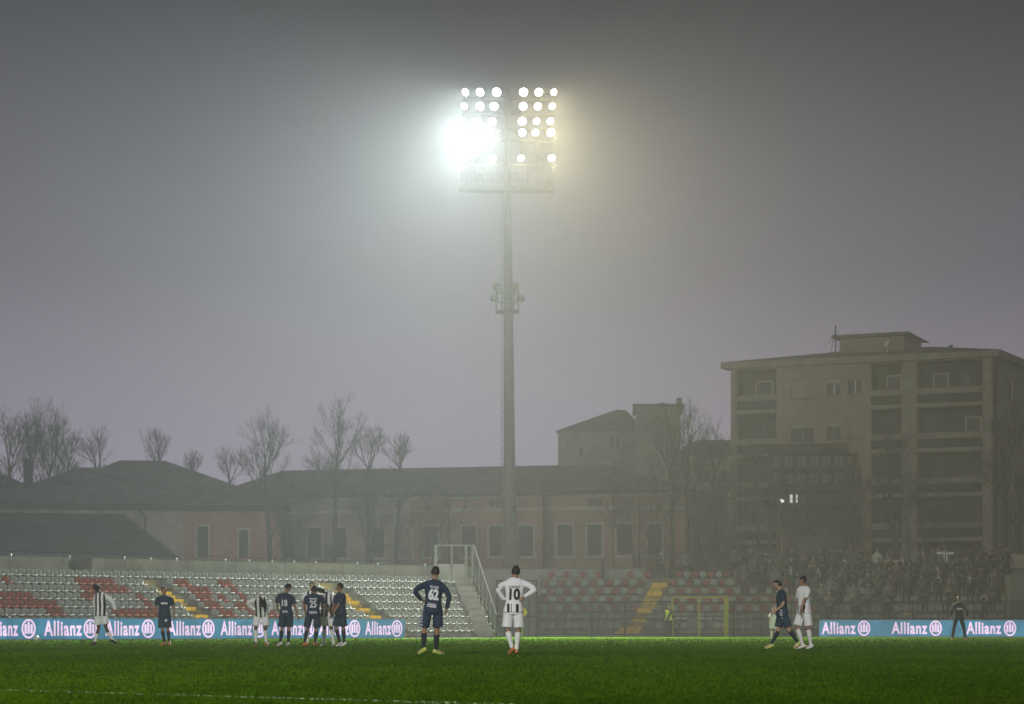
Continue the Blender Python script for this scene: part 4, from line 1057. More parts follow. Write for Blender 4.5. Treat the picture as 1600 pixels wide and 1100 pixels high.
JOBS = []
def remesh_job(mb, name, mats, parent, voxel, smooth=4, pat=None, wrinkle=0.0, wscale=7.0, post=None, label=None):
    JOBS.append(dict(mb=mb, name=name, mats=mats, parent=parent, voxel=voxel, smooth=smooth, pat=pat, wr=wrinkle, ws=wscale, post=post, label=label))
def run_jobs():
    """fuse each collected set of shapes into one continuous skin"""
    obs = []
    for j in JOBS:
        me = bpy.data.meshes.new('tmp'); me.from_pydata(j['mb'].v, [], j['mb'].f)
        bm = bmesh.new(); bm.from_mesh(me); bmesh.ops.recalc_face_normals(bm, faces=bm.faces); bm.to_mesh(me); bm.free()
        ob = bpy.data.objects.new('tmp', me); COL.objects.link(ob)
        r = ob.modifiers.new('r', 'REMESH'); r.mode = 'VOXEL'; r.voxel_size = j['voxel']; r.adaptivity = 0
        s = ob.modifiers.new('s', 'SMOOTH'); s.factor = .5; s.iterations = j['smooth']; obs.append(ob)
    dg = bpy.context.evaluated_depsgraph_get(); dg.update()
    for j, ob in zip(JOBS, obs):
        me = bpy.data.meshes.new_from_object(ob.evaluated_get(dg)); me.name = j['name']
        old = ob.data; bpy.data.objects.remove(ob); bpy.data.meshes.remove(old)
        me.materials.clear()
        for m in j['mats']: me.materials.append(m)
        if j['wr']:
            nm = [v.normal.copy() for v in me.vertices]; off = Vector((hash(j['name']) % 7, len(me.vertices) % 13, 0))
            for v, n in zip(me.vertices, nm):
                q = v.co + off; w = noise.noise(Vector((q.x * j['ws'], q.y * j['ws'], q.z * j['ws'] * .55))) + .5 * noise.noise(q * j['ws'] * 2.3)
                v.co += n * w * j['wr']
        if j['pat']:
            for p in me.polygons: p.material_index = j['pat'](p.center)
        me.polygons.foreach_set('use_smooth', [True] * len(me.polygons)); me.update()
        o = bpy.data.objects.new(j['name'], me); COL.objects.link(o); o.parent = j['parent']
        if j['label']: o['label'] = j['label']
        if j['post']: j['post'](o)
    JOBS.clear()

def V(*a): return Vector(a)
def person(loc, J, K, label, group, voxel=.011, height=1.0, root_name='person', prints=None):
    """J: joints in metres, x to the photo's right, y away from the camera, z up. K: kit."""
    root = empty(root_name, loc); tag(root, label, 'person', group)
    J = {k: (V(v[0], v[1], v[2] + J.get('lift', .025)) if k in ('shL', 'shR') else v) for k, v in J.items()}
    J = {k: (V(*v) * (height if k[:2] not in ('fw', 'hf', 'hd', 'pn') else 1) if not isinstance(v, (int, float)) else v) for k, v in J.items()}
    fw = J.get('fw', V(0, 1, 0)).normalized(); hf = J.get('hf', fw).normalized()
    hipL, hipR, shL, shR, head = J['hipL'], J['hipR'], J['shL'], J['shR'], J['head']
    pel = (hipL + hipR) / 2; chest = (shL + shR) / 2; up = (chest - pel).normalized()
    axS = (shR - shL).normalized(); axH = (hipR - hipL).normalized()
    if (axS.length == 0): axS = V(1, 0, 0)
    def fwd(ax): return ax.cross(up).normalized() if True else fw
    neck_b = chest + up * .03
    hu = (head - neck_b).normalized(); ha = hf.cross(hu).normalized()          # head's sideways axis
    B = MB(); vx = voxel
    # torso under the shirt
    def torso(mb, g, bottom, top=1.0, skirt=0.0):
        rows = []; L = (chest - pel).length
        for t, rx, ry in ((-.10, .165, .118), (.0, .168, .122), (.18, .150, .112), (.36, .142, .106), (.56, .158, .114), (.76, .176, .116), (.90, .184, .104), (.98, .165, .092), (1.04, .125, .080), (1.09, .085, .070), (1.13, .064, .062)):
            if t < bottom or t > top: continue
            ax = axH.lerp(axS, max(0, min(1, t))).normalized(); f = fwd(ax)
            k = skirt * max(0, (.3 - t)) * .2
            rows.append((pel + (chest - pel) * t, ax, (rx + g + k), f, (ry + g + k)))
        rings(mb, rows)
    torso(B, -.012, -.2, 1.2)
    limb(B, [neck_b - up * .05, neck_b + hu * .05, head - hu * .06], [.066, .056, .054])
    # head: skull, jaw, nose, ears
    rr = []
    for t, rx, ry, sh in ((-1.0, .030, .035, .045), (-.88, .046, .056, .030), (-.6, .060, .075, .012), (-.25, .070, .088, .0), (.1, .075, .096, -.004), (.45, .072, .094, -.008), (.75, .056, .074, -.010), (.95, .028, .038, -.010)):
        rr.append((head + hu * .117 * t + hf * sh, ha, rx, hf, ry))
    rings(B, rr, 18)
    limb(B, [head + hf * .085 + hu * .015, head + hf * .118 - hu * .028, head + hf * .09 - hu * .035], [.010, .015, .013], 8)
    for s_ in (-1, 1):
        limb(B, [head + ha * .074 * s_ + hu * .02 - hf * .01, head + ha * .084 * s_ + hu * .012 - hf * .02, head + ha * .076 * s_ - hu * .03 - hf * .008], [.012, .017, .010], 8)
        limb(B, [head + hf * .085 + ha * .032 * s_ + hu * .028, head + hf * .088 + ha * .036 * s_ + hu * .028], [.012, .010], 8)
    limb(B, [head + hf * .086 - ha * .024 - hu * .062, head + hf * .092 - hu * .062, head + hf * .086 + ha * .024 - hu * .062], [.007, .010, .007], 8)
    for s_, sd in ((-1, 'L'), (1, 'R')):
        sh, el, wr = J['sh' + sd], J['el' + sd], J['wr' + sd]
        shd = sh + (chest - sh) * .12 - up * .02
        limb(B, [shd, el, wr], [.052, .040, .027])
        # hand: palm, four fingers of unequal length, thumb
        hd = J.get('hd' + sd); d = (hd.normalized() if hd is not None else (wr - el).normalized())
        pn = J.get('pn' + sd, V(0, 1, 0)).normalized()
        side = d.cross(pn).normalized(); pn = side.cross(d).normalized()
        ths = J.get('th' + sd, 1)
        pc = wr + d * .045
        rings(B, [(wr + d * t, side, w, pn, h) for t, w, h in ((-.01, .026, .020), (.02, .034, .017), (.06, .041, .016), (.088, .039, .014))], 12)
        for k, (fl, so) in enumerate(((.068, -.030), (.078, -.010), (.073, .010), (.056, .029))):
            b0 = wr + d * .085 + side * so; cu = pn * .30 * J.get('curl', 1)
            m1 = b0 + (d + cu * .6).normalized() * fl * .5; m2 = m1 + (d + cu * 2.2).normalized() * fl * .5
            limb(B, [b0 - d * .015, m1, m2], [.0095, .009, .0075], 7)
        tb = wr + d * .025 - side * .028 * ths; t1 = tb + (d * .7 - side * .75 * ths + pn * .25).normalized() * .04; limb(B, [tb, t1, t1 + (d - side * .2 * ths + pn * .3).normalized() * .032], [.013, .011, .009], 7)
        hp, kn, an = J['hip' + sd], J['knee' + sd], J['ank' + sd]
        calf = kn.lerp(an, .32) - fw * .012
        limb(B, [hp, hp.lerp(kn, .4), kn, calf, kn.lerp(an, .75), an], [.082, .076, .052, .056, .038, .034])
        toe = J['toe' + sd]; limb(B, [an, an.lerp(toe, .5) - V(0, 0, .01), toe], [.034, .030, .022], 8)
    remesh_job(B, 'body', [K['skin']], root, vx, 2)
    # hair
    if K.get('hair'):
        Hh = MB(); rr = []; lo = K.get('hairlow', -.45)
        for t in (lo, lo * .5, 0, .25, .5, .75, .93, 1.06):
            w = math.sqrt(max(.02, 1 - (max(t, 0) / 1.10) ** 2.2)); back = -.036 if t < .3 else -.012
            fr_ = 1.06 if t > .35 else .74
            rr.append((head + hu * .117 * t + hf * back, ha, .083 * w * K.get('hairw', 1), hf, .100 * w * fr_))
        rings(Hh, rr, 20)
        if K.get('bun'): ball(Hh, head - hf * .09 - hu * .06, .06)
        remesh_job(Hh, 'hair', [K['hair']], root, vx, 2, wrinkle=.006, wscale=22)
    # shirt
    sleeve = K.get('sleeve', 'short'); S = MB(); torso(S, .022, K.get('hem', -.12), 1.12, skirt=.3)
    for s_, sd in ((-1, 'L'), (1, 'R')):
        sh, el, wr = J['sh' + sd], J['el' + sd], J['wr' + sd]; shd = sh + (chest - sh) * .38 - up * .03
        if sleeve == 'long': limb(S, [shd, sh.lerp(el, .5), el, el.lerp(wr, .9)], [.072, .064, .054, .040])
        else: limb(S, [shd, sh.lerp(el, .25), sh.lerp(el, .78)], [.080, .074, .064])
    if K.get('collar', 1): limb(S, [neck_b, neck_b + hu * .035], [.074, .066])
    bk = -fw
    def arm_d(p):
        best = 9
        for sd in 'LR':
            a, b = J['sh' + sd], J['el' + sd]; t = max(.12, min(1, (p - a).dot(b - a) / (b - a).length_squared)); best = min(best, (p - a.lerp(b, t)).length)
            c = J['wr' + sd]; t = max(0, min(1, (p - b).dot(c - b) / max(1e-6, (c - b).length_squared))); best = min(best, (p - b.lerp(c, t)).length)
        return best
    pt = K.get('pattern'); pat = None
    if pt: pat = lambda p: pt(((p - pel).dot(axH.lerp(axS, .5).normalized()), (p - pel).dot(up), (p - pel).dot(fw), arm_d(p)))
    def post_print(o):
        if not prints: return
        me = o.data; bvh = BVHTree.FromPolygons([v.co for v in me.vertices], [tuple(p.vertices) for p in me.polygons])
        axp = axH.lerp(axS, .6).normalized()
        for pr in prints:
            side_ = pr.get('dir', -fw).normalized(); ax = pr.get('ax', axp if side_.dot(-fwd(axp)) > 0 else axp).normalized()
            rt = side_.cross(V(0, 0, 1)).normalized() * -1                          # reading direction seen by someone facing that side
            c = pel + up * pr['z'] + rt * pr.get('x', 0); tv, tf = text_mesh(pr['text'], pr.get('bold', .02), pr.get('sp', 1))
            w, h = pr['w'], pr['h']; vs = []
            for a, b in tv:
                q = c + rt * ((a - .5) * w) + (up * .96) * ((b - .5) * h) + V(0, 0, 1) * (a - .5) * pr.get('slant', 0)
                hit = bvh.ray_cast(q + side_ * .6, -side_, 1.2)[0]
                vs.append((hit + side_ * .013) if hit is not None else q + side_ * .12)
            mb = MB(); mb.add(vs, tf); mb.build(pr.get('name', 'shirt_print'), pr['mat'], o)
    remesh_job(S, K.get('shirt_name', 'shirt'), K['shirt'], root, vx, 9, pat, K.get('wr', .0075), 8, post_print)
    # shorts or trousers
    T = MB(); 
    rings(T, [(pel + up * t, axH, rx, fwd(axH), ry) for t, rx, ry in ((-.10, .165, .125), (-.02, .182, .135), (.06, .178, .130), (.12, .160, .118))])
    for sd in 'LR':
        hp, kn, an = J['hip' + sd], J['knee' + sd], J['ank' + sd]; out = axH * (-1 if sd == 'L' else 1) * .012
        if K.get('trousers'): limb(T, [hp, hp.lerp(kn, .5), kn, kn.lerp(an, .5), kn.lerp(an, .97)], [.104, .092, .072, .064, .056])
        else: limb(T, [hp, hp.lerp(kn, .4) + out, hp.lerp(kn, K.get('shortlen', .80)) + out * 1.5], [.104, .106, .110])
    sp = K.get('shorts_pat'); pat2 = (lambda p: sp(((p - pel).dot(axH), (p - pel).dot(up), (p - pel).dot(fw)))) if sp else None
    remesh_job(T, 'trousers' if K.get('trousers') else 'shorts', K['shorts'], root, vx, 3, pat2, .008, 7)
    for sd in 'LR':
        hp, kn, an, toe = J['hip' + sd], J['knee' + sd], J['ank' + sd], J['toe' + sd]
        if K.get('socks') and not K.get('trousers'):
            s_ = MB(); calf = kn.lerp(an, .33) - fw * .013; limb(s_, [kn.lerp(an, K.get('socktop', .14)), calf, kn.lerp(an, .75), an], [.060, .063, .045, .041]); remesh_job(s_, 'sock', [K['socks']], root, vx, 2)
        b = MB(); d = (toe - an); d2 = V(d.x, d.y, 0); d2 = d2.normalized() if d2.length > .02 else fw; sole = (toe - an).normalized()
        heel = an - sole * .035 - V(0, 0, .02)
        dn = (V(0, 0, -1) - sole * sole.dot(V(0, 0, -1))).normalized(); sx = sole.cross(dn).normalized()
        a0 = an + dn * .045
        rings(b, [(a0 + sole * t + dn * z, sx, w, dn, h) for t, w, h, z in ((-.065, .026, .030, -.012), (-.04, .036, .046, -.018), (.02, .038, .046, -.016), (.09, .043, .034, -.004), (.15, .045, .026, .003), (.195, .030, .018, .006))], 14)
        limb(b, [an, an + dn * .04], [.042, .042])
        remesh_job(b, 'boot' if not K.get('trousers') else 'shoe', [K['boots']], root, vx, 2)
    if K.get('extra'): K['extra'](root, J, dict(pel=pel, chest=chest, up=up, head=head, hu=hu, hf=hf, ha=ha, axS=axS, fw=fw, torso=torso, limb=limb, vx=vx))
    return root

def stand_pose(**o):
    J = dict(hipL=(-.095, 0, .93), hipR=(.095, 0, .93), kneeL=(-.12, -.01, .50), kneeR=(.12, -.01, .50), ankL=(-.13, .02, .09), ankR=(.13, .02, .09), toeL=(-.16, .20, .035), toeR=(.16, .20, .035),
             shL=(-.195, 0, 1.46), shR=(.195, 0, 1.46), elL=(-.25, -.02, 1.16), elR=(.25, -.02, 1.16), wrL=(-.27, .05, .90), wrR=(.27, .05, .90), head=(0, .02, 1.68), pnL=(1, .2, 0), pnR=(-1, .2, 0), thL=1, thR=-1)
    J.update(o); return J

stripes = lambda w, off=0: (lambda q: 1 if (math.floor((q[0] + off) / w) % 2 == 0 and q[3] > .085) else 0)
def back10(q):
    x, z, f, a = q
    if f < 0:      # the plain white back panel: bars only near the hem
        if z < .115 and z > -.06 and (-.135 < x < -.085 or -.055 < x < -.040 or .045 < x < .105): return 1
        return 0
    return 1 if (math.floor(x / .06) % 2 == 0 and a > .085) else 0
shoulder_bars = lambda q: 0
def sleeve_lines(inner):
    def f(q):
        return inner(q)
    return f

def gp(px, Y): return (X(px, Y), Y, 0.006)
G1 = 'players in navy kit'; G2 = 'players in black and white kit'
# ---- the two nearest players
K62 = dict(skin=skin_m, hair=hair_k, hairw=1.0, hairlow=-.42, shirt=[navy, lilac], shorts=[navy, lilac], socks=navy_d, boots=boot_y, sleeve='long', hem=-.10, shortlen=.84, socktop=.20,
           pattern=lambda q: 1 if (q[0] < -.182 and q[1] < .06 and q[3] > .09 and math.floor(q[1] / .025) % 2) else 0,
           shorts_pat=lambda q: 1 if (abs(q[0]) > .20 and math.floor(q[1] / .03) % 2) else 0)
person(gp(677, 51.6), stand_pose(head=(.045, .03, 1.705), shL=(-.165, .0, 1.47), shR=(.215, .02, 1.45), elL=(-.395, -.03, 1.30), wrL=(-.225, .09, 1.105), hdL=(.9, .5, -.15), pnL=(.4, -.6, .6),
       elR=(.335, .0, 1.17), wrR=(.27, .05, .93), hdR=(-.25, .25, -.8), pnR=(-.8, .3, 0), hipL=(-.11, 0, .92), hipR=(.09, .02, .91), kneeL=(-.19, .03, .50), kneeR=(.075, .02, .49), ankL=(-.20, -.03, .12), toeL=(-.33, .10, .045),
       ankR=(.055, .05, .085), toeR=(.22, .15, .035), hf=(.1, 1, -.08)), K62, 'player in navy kit number 62 standing with one hand on hip, seen from behind', G1, .0085, 1.0,
       prints=[dict(text='MILANESE', z=.475, x=.012, w=.175, h=.052, mat=print_w, bold=.02, slant=-.03, name='shirt_name'), dict(text='62', z=.325, x=.0, w=.215, h=.25, mat=print_w, bold=.05, sp=.95, slant=-.02, name='shirt_number'),
               dict(text='a b c a b', z=.135, x=-.02, w=.15, h=.02, mat=lilac, slant=-.02), dict(text='BHHBBHHBB', z=.10, x=-.028, w=.19, h=.026, mat=print_w, bold=.05, slant=-.03)] [:2] + [
               dict(text='----------', z=.135, x=-.02, w=.17, h=.014, mat=lilac, bold=.05, slant=-.03), dict(text='--------', z=.105, x=-.022, w=.19, h=.022, mat=print_w, bold=.06, slant=-.03), dict(text='- ------', z=.070, x=-.03, w=.19, h=.022, mat=print_w, bold=.06, slant=-.03)])
K10 = dict(skin=skin_m, hair=hair_k, hairlow=-.50, hairw=1.0, shirt=[kitw, kitk], shorts=[kitw, kitw], socks=sockw, boots=boot_o, sleeve='long', hem=-.12, pattern=back10, shortlen=.86, socktop=.10)
person(gp(803, 51.0), stand_pose(head=(.035, .03, 1.70), shL=(-.155, 0, 1.49), shR=(.185, .02, 1.48), elL=(-.335, -.08, 1.315), wrL=(-.185, .02, 1.10), hdL=(.9, .25, .02), pnL=(0, 1, -.3), thL=1,
       elR=(.445, -.10, 1.325), wrR=(.185, -.105, 1.165), hdR=(-.75, .05, -.5), pnR=(.2, 1, 0), hipL=(-.105, 0, .92), hipR=(.085, 0, .92), kneeL=(-.13, .0, .50), kneeR=(.09, .02, .50), ankL=(-.035, -.04, .13), toeL=(-.11, .10, .05),
       ankR=(.055, .04, .09), toeR=(.07, .24, .035), hf=(-.12, 1, -.12)), K10, 'player in white shirt number 10 with both hands on hips, seen from behind', G2, .0085, 1.0,
       prints=[dict(text="ANGHELE'", z=.465, x=-.005, w=.25, h=.048, mat=mat('grey shirt print', (.2, .2, .22), .7, .05, 6), bold=.03, name='shirt_name'), dict(text='10', z=.315, x=.012, w=.22, h=.25, mat=print_k, bold=.04, sp=1.0, name='shirt_number')])
# ---- the pair on the right
Knv = dict(skin=skin_l, hair=hair_k, shirt=[navy, print_w], shorts=[navy, print_w], socks=navy_d, boots=boot_y, sleeve='short', hem=-.18, shortlen=.85, socktop=.12,
           pattern=lambda q: 1 if (q[3] > .1 and abs(q[0]) > .14 and abs(q[2]) < .03 and q[1] < .26 and (q[1] * 16) % 1 < .4) else 0, shorts_pat=lambda q: 1 if (abs(q[0]) > .14 and abs(q[2]) < .03 and (q[1] * 14) % 1 < .4) else 0)
person(gp(1222, 65.0), stand_pose(fw=(-1, .25, 0), hf=(-1, .1, -.12), head=(-.13, 0, 1.68), hipL=(-.02, .09, .92), hipR=(.02, -.09, .92), shL=(-.04, .19, 1.46), shR=(-.02, -.18, 1.44), elL=(-.10, .24, 1.16), wrL=(-.20, .2, .96),
       elR=(.02, -.25, 1.15), wrR=(-.20, -.23, .98), hdR=(-.8, 0, -.6), pnR=(0, 1, 0), kneeL=(-.08, .1, .50), ankL=(-.27, .1, .11), toeL=(-.45, .12, .035), kneeR=(.16, -.1, .50), ankR=(.40, -.1, .16), toeR=(.28, -.1, .035)),
       Knv, 'player in navy kit walking left, white trim down the side, right of the yellow gate', G1, .011, 1.0)
Kw = dict(skin=skin_m, hair=hair_k, shirt=[kitw, kitk], shorts=[kitw, kitw], socks=sockw, boots=boot_w, sleeve='short', hem=-.16, shortlen=.84, socktop=.06,
          pattern=lambda q: 1 if ((q[1] < .14 and abs(q[0]) < .16 and math.floor(q[0] / .045) % 2 == 0 and q[3] > .1)) else 0)
person(gp(1256, 64.0), stand_pose(fw=(-.75, .66, 0), hf=(-.95, .2, -.35), head=(-.03, 0, 1.695), hipL=(-.06, .08, .94), hipR=(.07, -.07, .94), shL=(-.10, .15, 1.49), shR=(.13, -.13, 1.48), elL=(-.12, .2, 1.2), wrL=(-.1, .25, .95),
       elR=(-.02, -.22, 1.20), wrR=(-.10, -.24, .96), hdR=(-.1, 0, -1), pnR=(-1, 0, 0), kneeL=(-.16, .05, .52), ankL=(-.02, .1, .10), toeL=(-.2, .14, .035), kneeR=(.10, -.08, .50), ankR=(.17, -.05, .10), toeR=(.02, -.03, .035)),
       Kw, 'player in white shirt looking down, beside the walking navy player', G2, .011, 1.03, prints=[dict(text='5', z=.36, x=.03, w=.07, h=.20, mat=print_k, bold=.02, dir=V(.75, -.66, 0), name='shirt_number')])
# ---- far left: striped player walking, navy player facing us
Ks = dict(skin=skin_b, hair=hair_k, hairlow=-.8, hairw=1.06, shirt=[kitw, kitk], shorts=[kitw, kitw], socks=sockw, boots=boot_k, sleeve='long', hem=-.14, shortlen=.72, socktop=.55, pattern=stripes(.062, .01))
Yp = 75.0
person(gp(157, Yp), stand_pose(fw=(.55, .83, 0), hf=(-.6, .7, -.3), head=(-.12, .0, 1.70), shL=(-.18, .03, 1.47), shR=(.17, -.03, 1.48), elL=(-.17, .04, 1.17), wrL=(-.14, .12, .93), elR=(.38, -.05, 1.27), wrR=(.46, -.06, 1.02),
       hipL=(-.08, 0, .93), hipR=(.08, 0, .93), kneeL=(-.06, .05, .50), ankL=(-.17, .02, .11), toeL=(-.33, .05, .035), kneeR=(.17, 0, .52), ankR=(.36, -.04, .17), toeR=(.50, .04, .10)),
       Ks, 'player in black and white stripes striding past the left board, arm held out', G2, .012, 1.02)
Kf = dict(skin=skin_m, hair=hair_k, shirt=[navy], shorts=[navy, print_w], socks=navy_d, boots=boot_o, sleeve='short', hem=-.18, shortlen=.9, shorts_pat=lambda q: 1 if (.02 < q[0] < .09 and -.20 < q[1] < -.12) else 0)
person(gp(257, 76.0), stand_pose(fw=(.1, -1, 0), hf=(.15, -1, -.1), head=(-.02, -.02, 1.67), hipL=(-.09, 0, .92), hipR=(.09, 0, .92), shL=(-.2, 0, 1.45), shR=(.2, 0, 1.45), elL=(-.28, .02, 1.16), wrL=(-.31, -.04, .9), elR=(.28, .02, 1.15), wrR=(.30, -.05, .89),
       kneeL=(-.06, -.06, .5), kneeR=(.10, 0, .5), ankL=(.0, 0, .1), ankR=(.14, .05, .13), toeL=(-.12, -.14, .035), toeR=(.19, -.1, .05)), Kf, 'player in navy kit facing the camera in front of the left board', G1, .012, 1.0,
       prints=[dict(text='---', z=.36, w=.20, h=.05, mat=print_w, bold=.08, dir=V(.1, -1, 0))])
# ---- bent forward, hands on hips
Kb = dict(skin=skin_b, hair=hair_k, hairlow=-.7, hairw=1.1, shirt=[kitw, kitk], shorts=[kitw, kitw], socks=sockw, boots=boot_o, sleeve='long', hem=-.08, pattern=stripes(.07, .035), shortlen=.8, socktop=.06)
person(gp(408, 73.5), stand_pose(fw=(0, -1, -.6), hf=(.1, -.35, -1), head=(.09, -.46, 1.24), hipL=(-.10, .05, .92), hipR=(.10, .05, .92), shL=(-.17, -.22, 1.36), shR=(.19, -.22, 1.36), elL=(-.40, -.12, 1.25), wrL=(-.17, .0, 1.04), hdL=(.8, .2, -.5),
       elR=(.33, -.08, 1.18), wrR=(.17, -.02, .96), hdR=(-.6, .2, -.7), kneeL=(-.16, -.02, .5), kneeR=(.13, -.02, .5), ankL=(-.15, 0, .1), ankR=(.15, .02, .1), toeL=(-.20, -.17, .035), toeR=(.24, -.15, .035)),
       Kb, 'player in stripes bending forward with hands on hips, left of the group', G2, .012, 1.0)
# ---- the group
def navy_kit(boots, sk=skin_m, **o):
    d = dict(skin=sk, hair=hair_k, shirt=[navy, lilac], shorts=[navy, lilac], socks=navy_d, boots=boots, sleeve='short', hem=-.16, shortlen=.86, socktop=.12); d.update(o); return d
person(gp(447, 72.5), stand_pose(fw=(-.45, .9, 0), hf=(.75, .6, -.1), head=(.06, 0, 1.70), shL=(-.20, -.06, 1.47), shR=(.16, .10, 1.45), elL=(-.27, -.02, 1.2), wrL=(-.22, .12, 1.02), elR=(.25, .06, 1.15), wrR=(.33, .02, .86), hipL=(-.09, 0, .92), hipR=(.10, .03, .92),
       kneeL=(-.12, 0, .5), kneeR=(.08, 0, .5), ankL=(-.16, -.03, .11), toeL=(-.30, .08, .035), ankR=(.06, .02, .1), toeR=(.0, .22, .035)), navy_kit(boot_w, hairlow=-.2),
       'navy player with his back to the camera and head turned right, left of the group', G1, .012, 1.01, prints=[dict(text='18', z=.33, x=-.05, w=.16, h=.20, mat=print_w, bold=.03, dir=V(.2, -.98, 0), name='shirt_number'), dict(text='---', z=.08, x=-.05, w=.16, h=.06, mat=lilac, bold=.09, dir=V(.2, -.98, 0))])
person(gp(490, 71.5), stand_pose(head=(.02, .02, 1.60), shL=(-.20, 0, 1.41), shR=(.20, .02, 1.41), elL=(-.26, .02, 1.13), wrL=(-.22, .15, .93), elR=(.30, .08, 1.15), wrR=(.42, .2, 1.0), hipL=(-.10, 0, .90), hipR=(.09, 0, .90), kneeL=(-.19, .05, .49), ankL=(-.25, .02, .1), toeL=(-.33, .18, .035),
       kneeR=(.08, 0, .47), ankR=(.04, 0, .1), toeR=(.12, .18, .035)), navy_kit(boot_o), 'player in navy kit number 25 at the middle of the group, seen from behind', G1, .012, 1.02,
       prints=[dict(text='25', z=.30, w=.20, h=.22, mat=print_w, bold=.03, name='shirt_number'), dict(text='------', z=.45, w=.22, h=.03, mat=print_w, bold=.08), dict(text='---', z=.06, w=.22, h=.07, mat=lilac, bold=.09)])
Kh = dict(skin=skin_l, hair=hair_r, shirt=[kitw, kitk], shorts=[kitw, kitw], socks=sockw, boots=boot_o, sleeve='short', hem=-.16, pattern=stripes(.065, .0))
person(gp(487, 74.0), stand_pose(fw=(.2, -1, 0), hf=(.3, -1, -.1), head=(.02, -.03, 1.79), hipL=(-.09, 0, .97), hipR=(.09, 0, .97), shL=(-.2, 0, 1.55), shR=(.2, 0, 1.55), elL=(-.26, -.05, 1.25), wrL=(-.2, -.2, 1.1), elR=(.26, -.1, 1.25), wrR=(.2, -.25, 1.2)),
       Kh, 'red-haired player in stripes behind number 25, only head and shoulder showing', G2, .013, 1.0)
Kg = dict(skin=skin_b, hair=hair_k, shirt=[kitw, kitk], shorts=[kitw, kitw], socks=sockw, boots=boot_w, sleeve='short', hem=-.14, pattern=stripes(.072, .02), socktop=.06)
person(gp(510, 72.6), stand_pose(fw=(-.6, .75, 0), hf=(-1, .3, -.2), head=(-.17, 0, 1.60), shL=(-.16, .08, 1.42), shR=(.20, -.03, 1.45), elL=(-.30, .12, 1.15), wrL=(-.38, .05, 1.0), elR=(.27, -.08, 1.18), wrR=(.20, -.1, .93), hipL=(-.06, 0, .90), hipR=(.11, 0, .90),
       kneeL=(-.06, .03, .5), ankL=(-.07, 0, .1), toeL=(-.2, .1, .035), kneeR=(.14, 0, .49), ankR=(.20, 0, .1), toeR=(.16, .18, .035)), Kg, 'player in stripes with dark diagonal side, leaning on number 25', G2, .012, 1.02)
person(gp(531, 72.3), stand_pose(fw=(-.9, .35, 0), hf=(-.9, .4, -.15), head=(.0, 0, 1.67), shL=(-.10, .14, 1.44), shR=(.12, -.14, 1.44), elL=(-.18, .16, 1.15), wrL=(-.26, .16, .92), elR=(-.04, -.20, 1.14), wrR=(-.17, -.22, .93), hipL=(-.03, .08, .92), hipR=(.08, -.08, .92),
       kneeL=(-.12, .05, .52), ankL=(.0, .06, .1), toeL=(-.16, .12, .035), kneeR=(.10, -.05, .5), ankR=(.12, -.05, .1), toeR=(-.02, 0, .035)), navy_kit(boot_w, hairlow=-.3),
       'player in navy kit in profile at the right end of the group', G1, .012, 1.03, prints=[dict(text='7', z=.31, x=.0, w=.07, h=.22, mat=print_w, bold=.04, dir=V(.9, -.5, 0), name='shirt_number')])
# ---- people further away
Kd = dict(skin=skin_m, hair=hair_k, shirt=[black_c, grey_c], shorts=[black_c], trousers=1, boots=boot_o, sleeve='long', hem=-.14, pattern=lambda q: 1 if (q[3] < .075 and q[1] > .3) else 0)
person(gp(1498, 104.0), stand_pose(fw=(.1, -1, 0), hf=(.1, -1, -.3), head=(0, -.05, 1.66), hipL=(-.09, 0, .92), hipR=(.09, 0, .92), elL=(-.32, -.02, 1.18), wrL=(-.33, -.1, .93), elR=(.32, -.02, 1.18), wrR=(.34, -.1, .92), kneeL=(-.20, -.03, .5), ankL=(-.26, .0, .1), toeL=(-.33, -.16, .035), kneeR=(.20, -.03, .5), ankR=(.26, 0, .1), toeR=(.35, -.14, .035)),
       Kd, 'person in dark training kit standing legs apart before the right board', 'people by the boards', .016, 1.03, prints=[dict(text='--', z=.36, w=.24, h=.09, mat=lilac, bold=.08, dir=V(.1, -1, 0))])
def vest(root, J, c):
    S = MB(); c['torso'](S, .045, -.02, 1.0, skirt=.5); remesh_job(S, 'vest', [hivis, black_c], root, .018, 3, lambda p: 1 if (p.x - p.z * .5 + .65) % .42 < .16 else 0, .006)
Kst = dict(skin=skin_l, hair=hair_k, shirt=[black_c], shorts=[black_c], trousers=1, boots=boot_k, sleeve='long', hem=-.2, extra=vest, shirt_name='jacket')
person(gp(1045, 138.6), stand_pose(fw=(.5, -.85, 0), hipL=(-.09, 0, .92), hipR=(.09, 0, .92), hf=(.6, -.8, 0)), Kst, 'steward in yellow hi-vis vest standing by the left post of the yellow gate', 'people by the boards', .018, 1.0)
Kc = dict(skin=skin_l, hair=hair_k, shirt=[sockw], shorts=[kitw], boots=boot_w, socks=sockw, sleeve='short', hem=-.14)
person(gp(1209, 120), stand_pose(fw=(-.3, -.9, 0), hf=(-.3, -.9, 0)), Kc, 'small figure with pale legs half hidden behind the walking navy player', 'people by the boards', .018, .82)

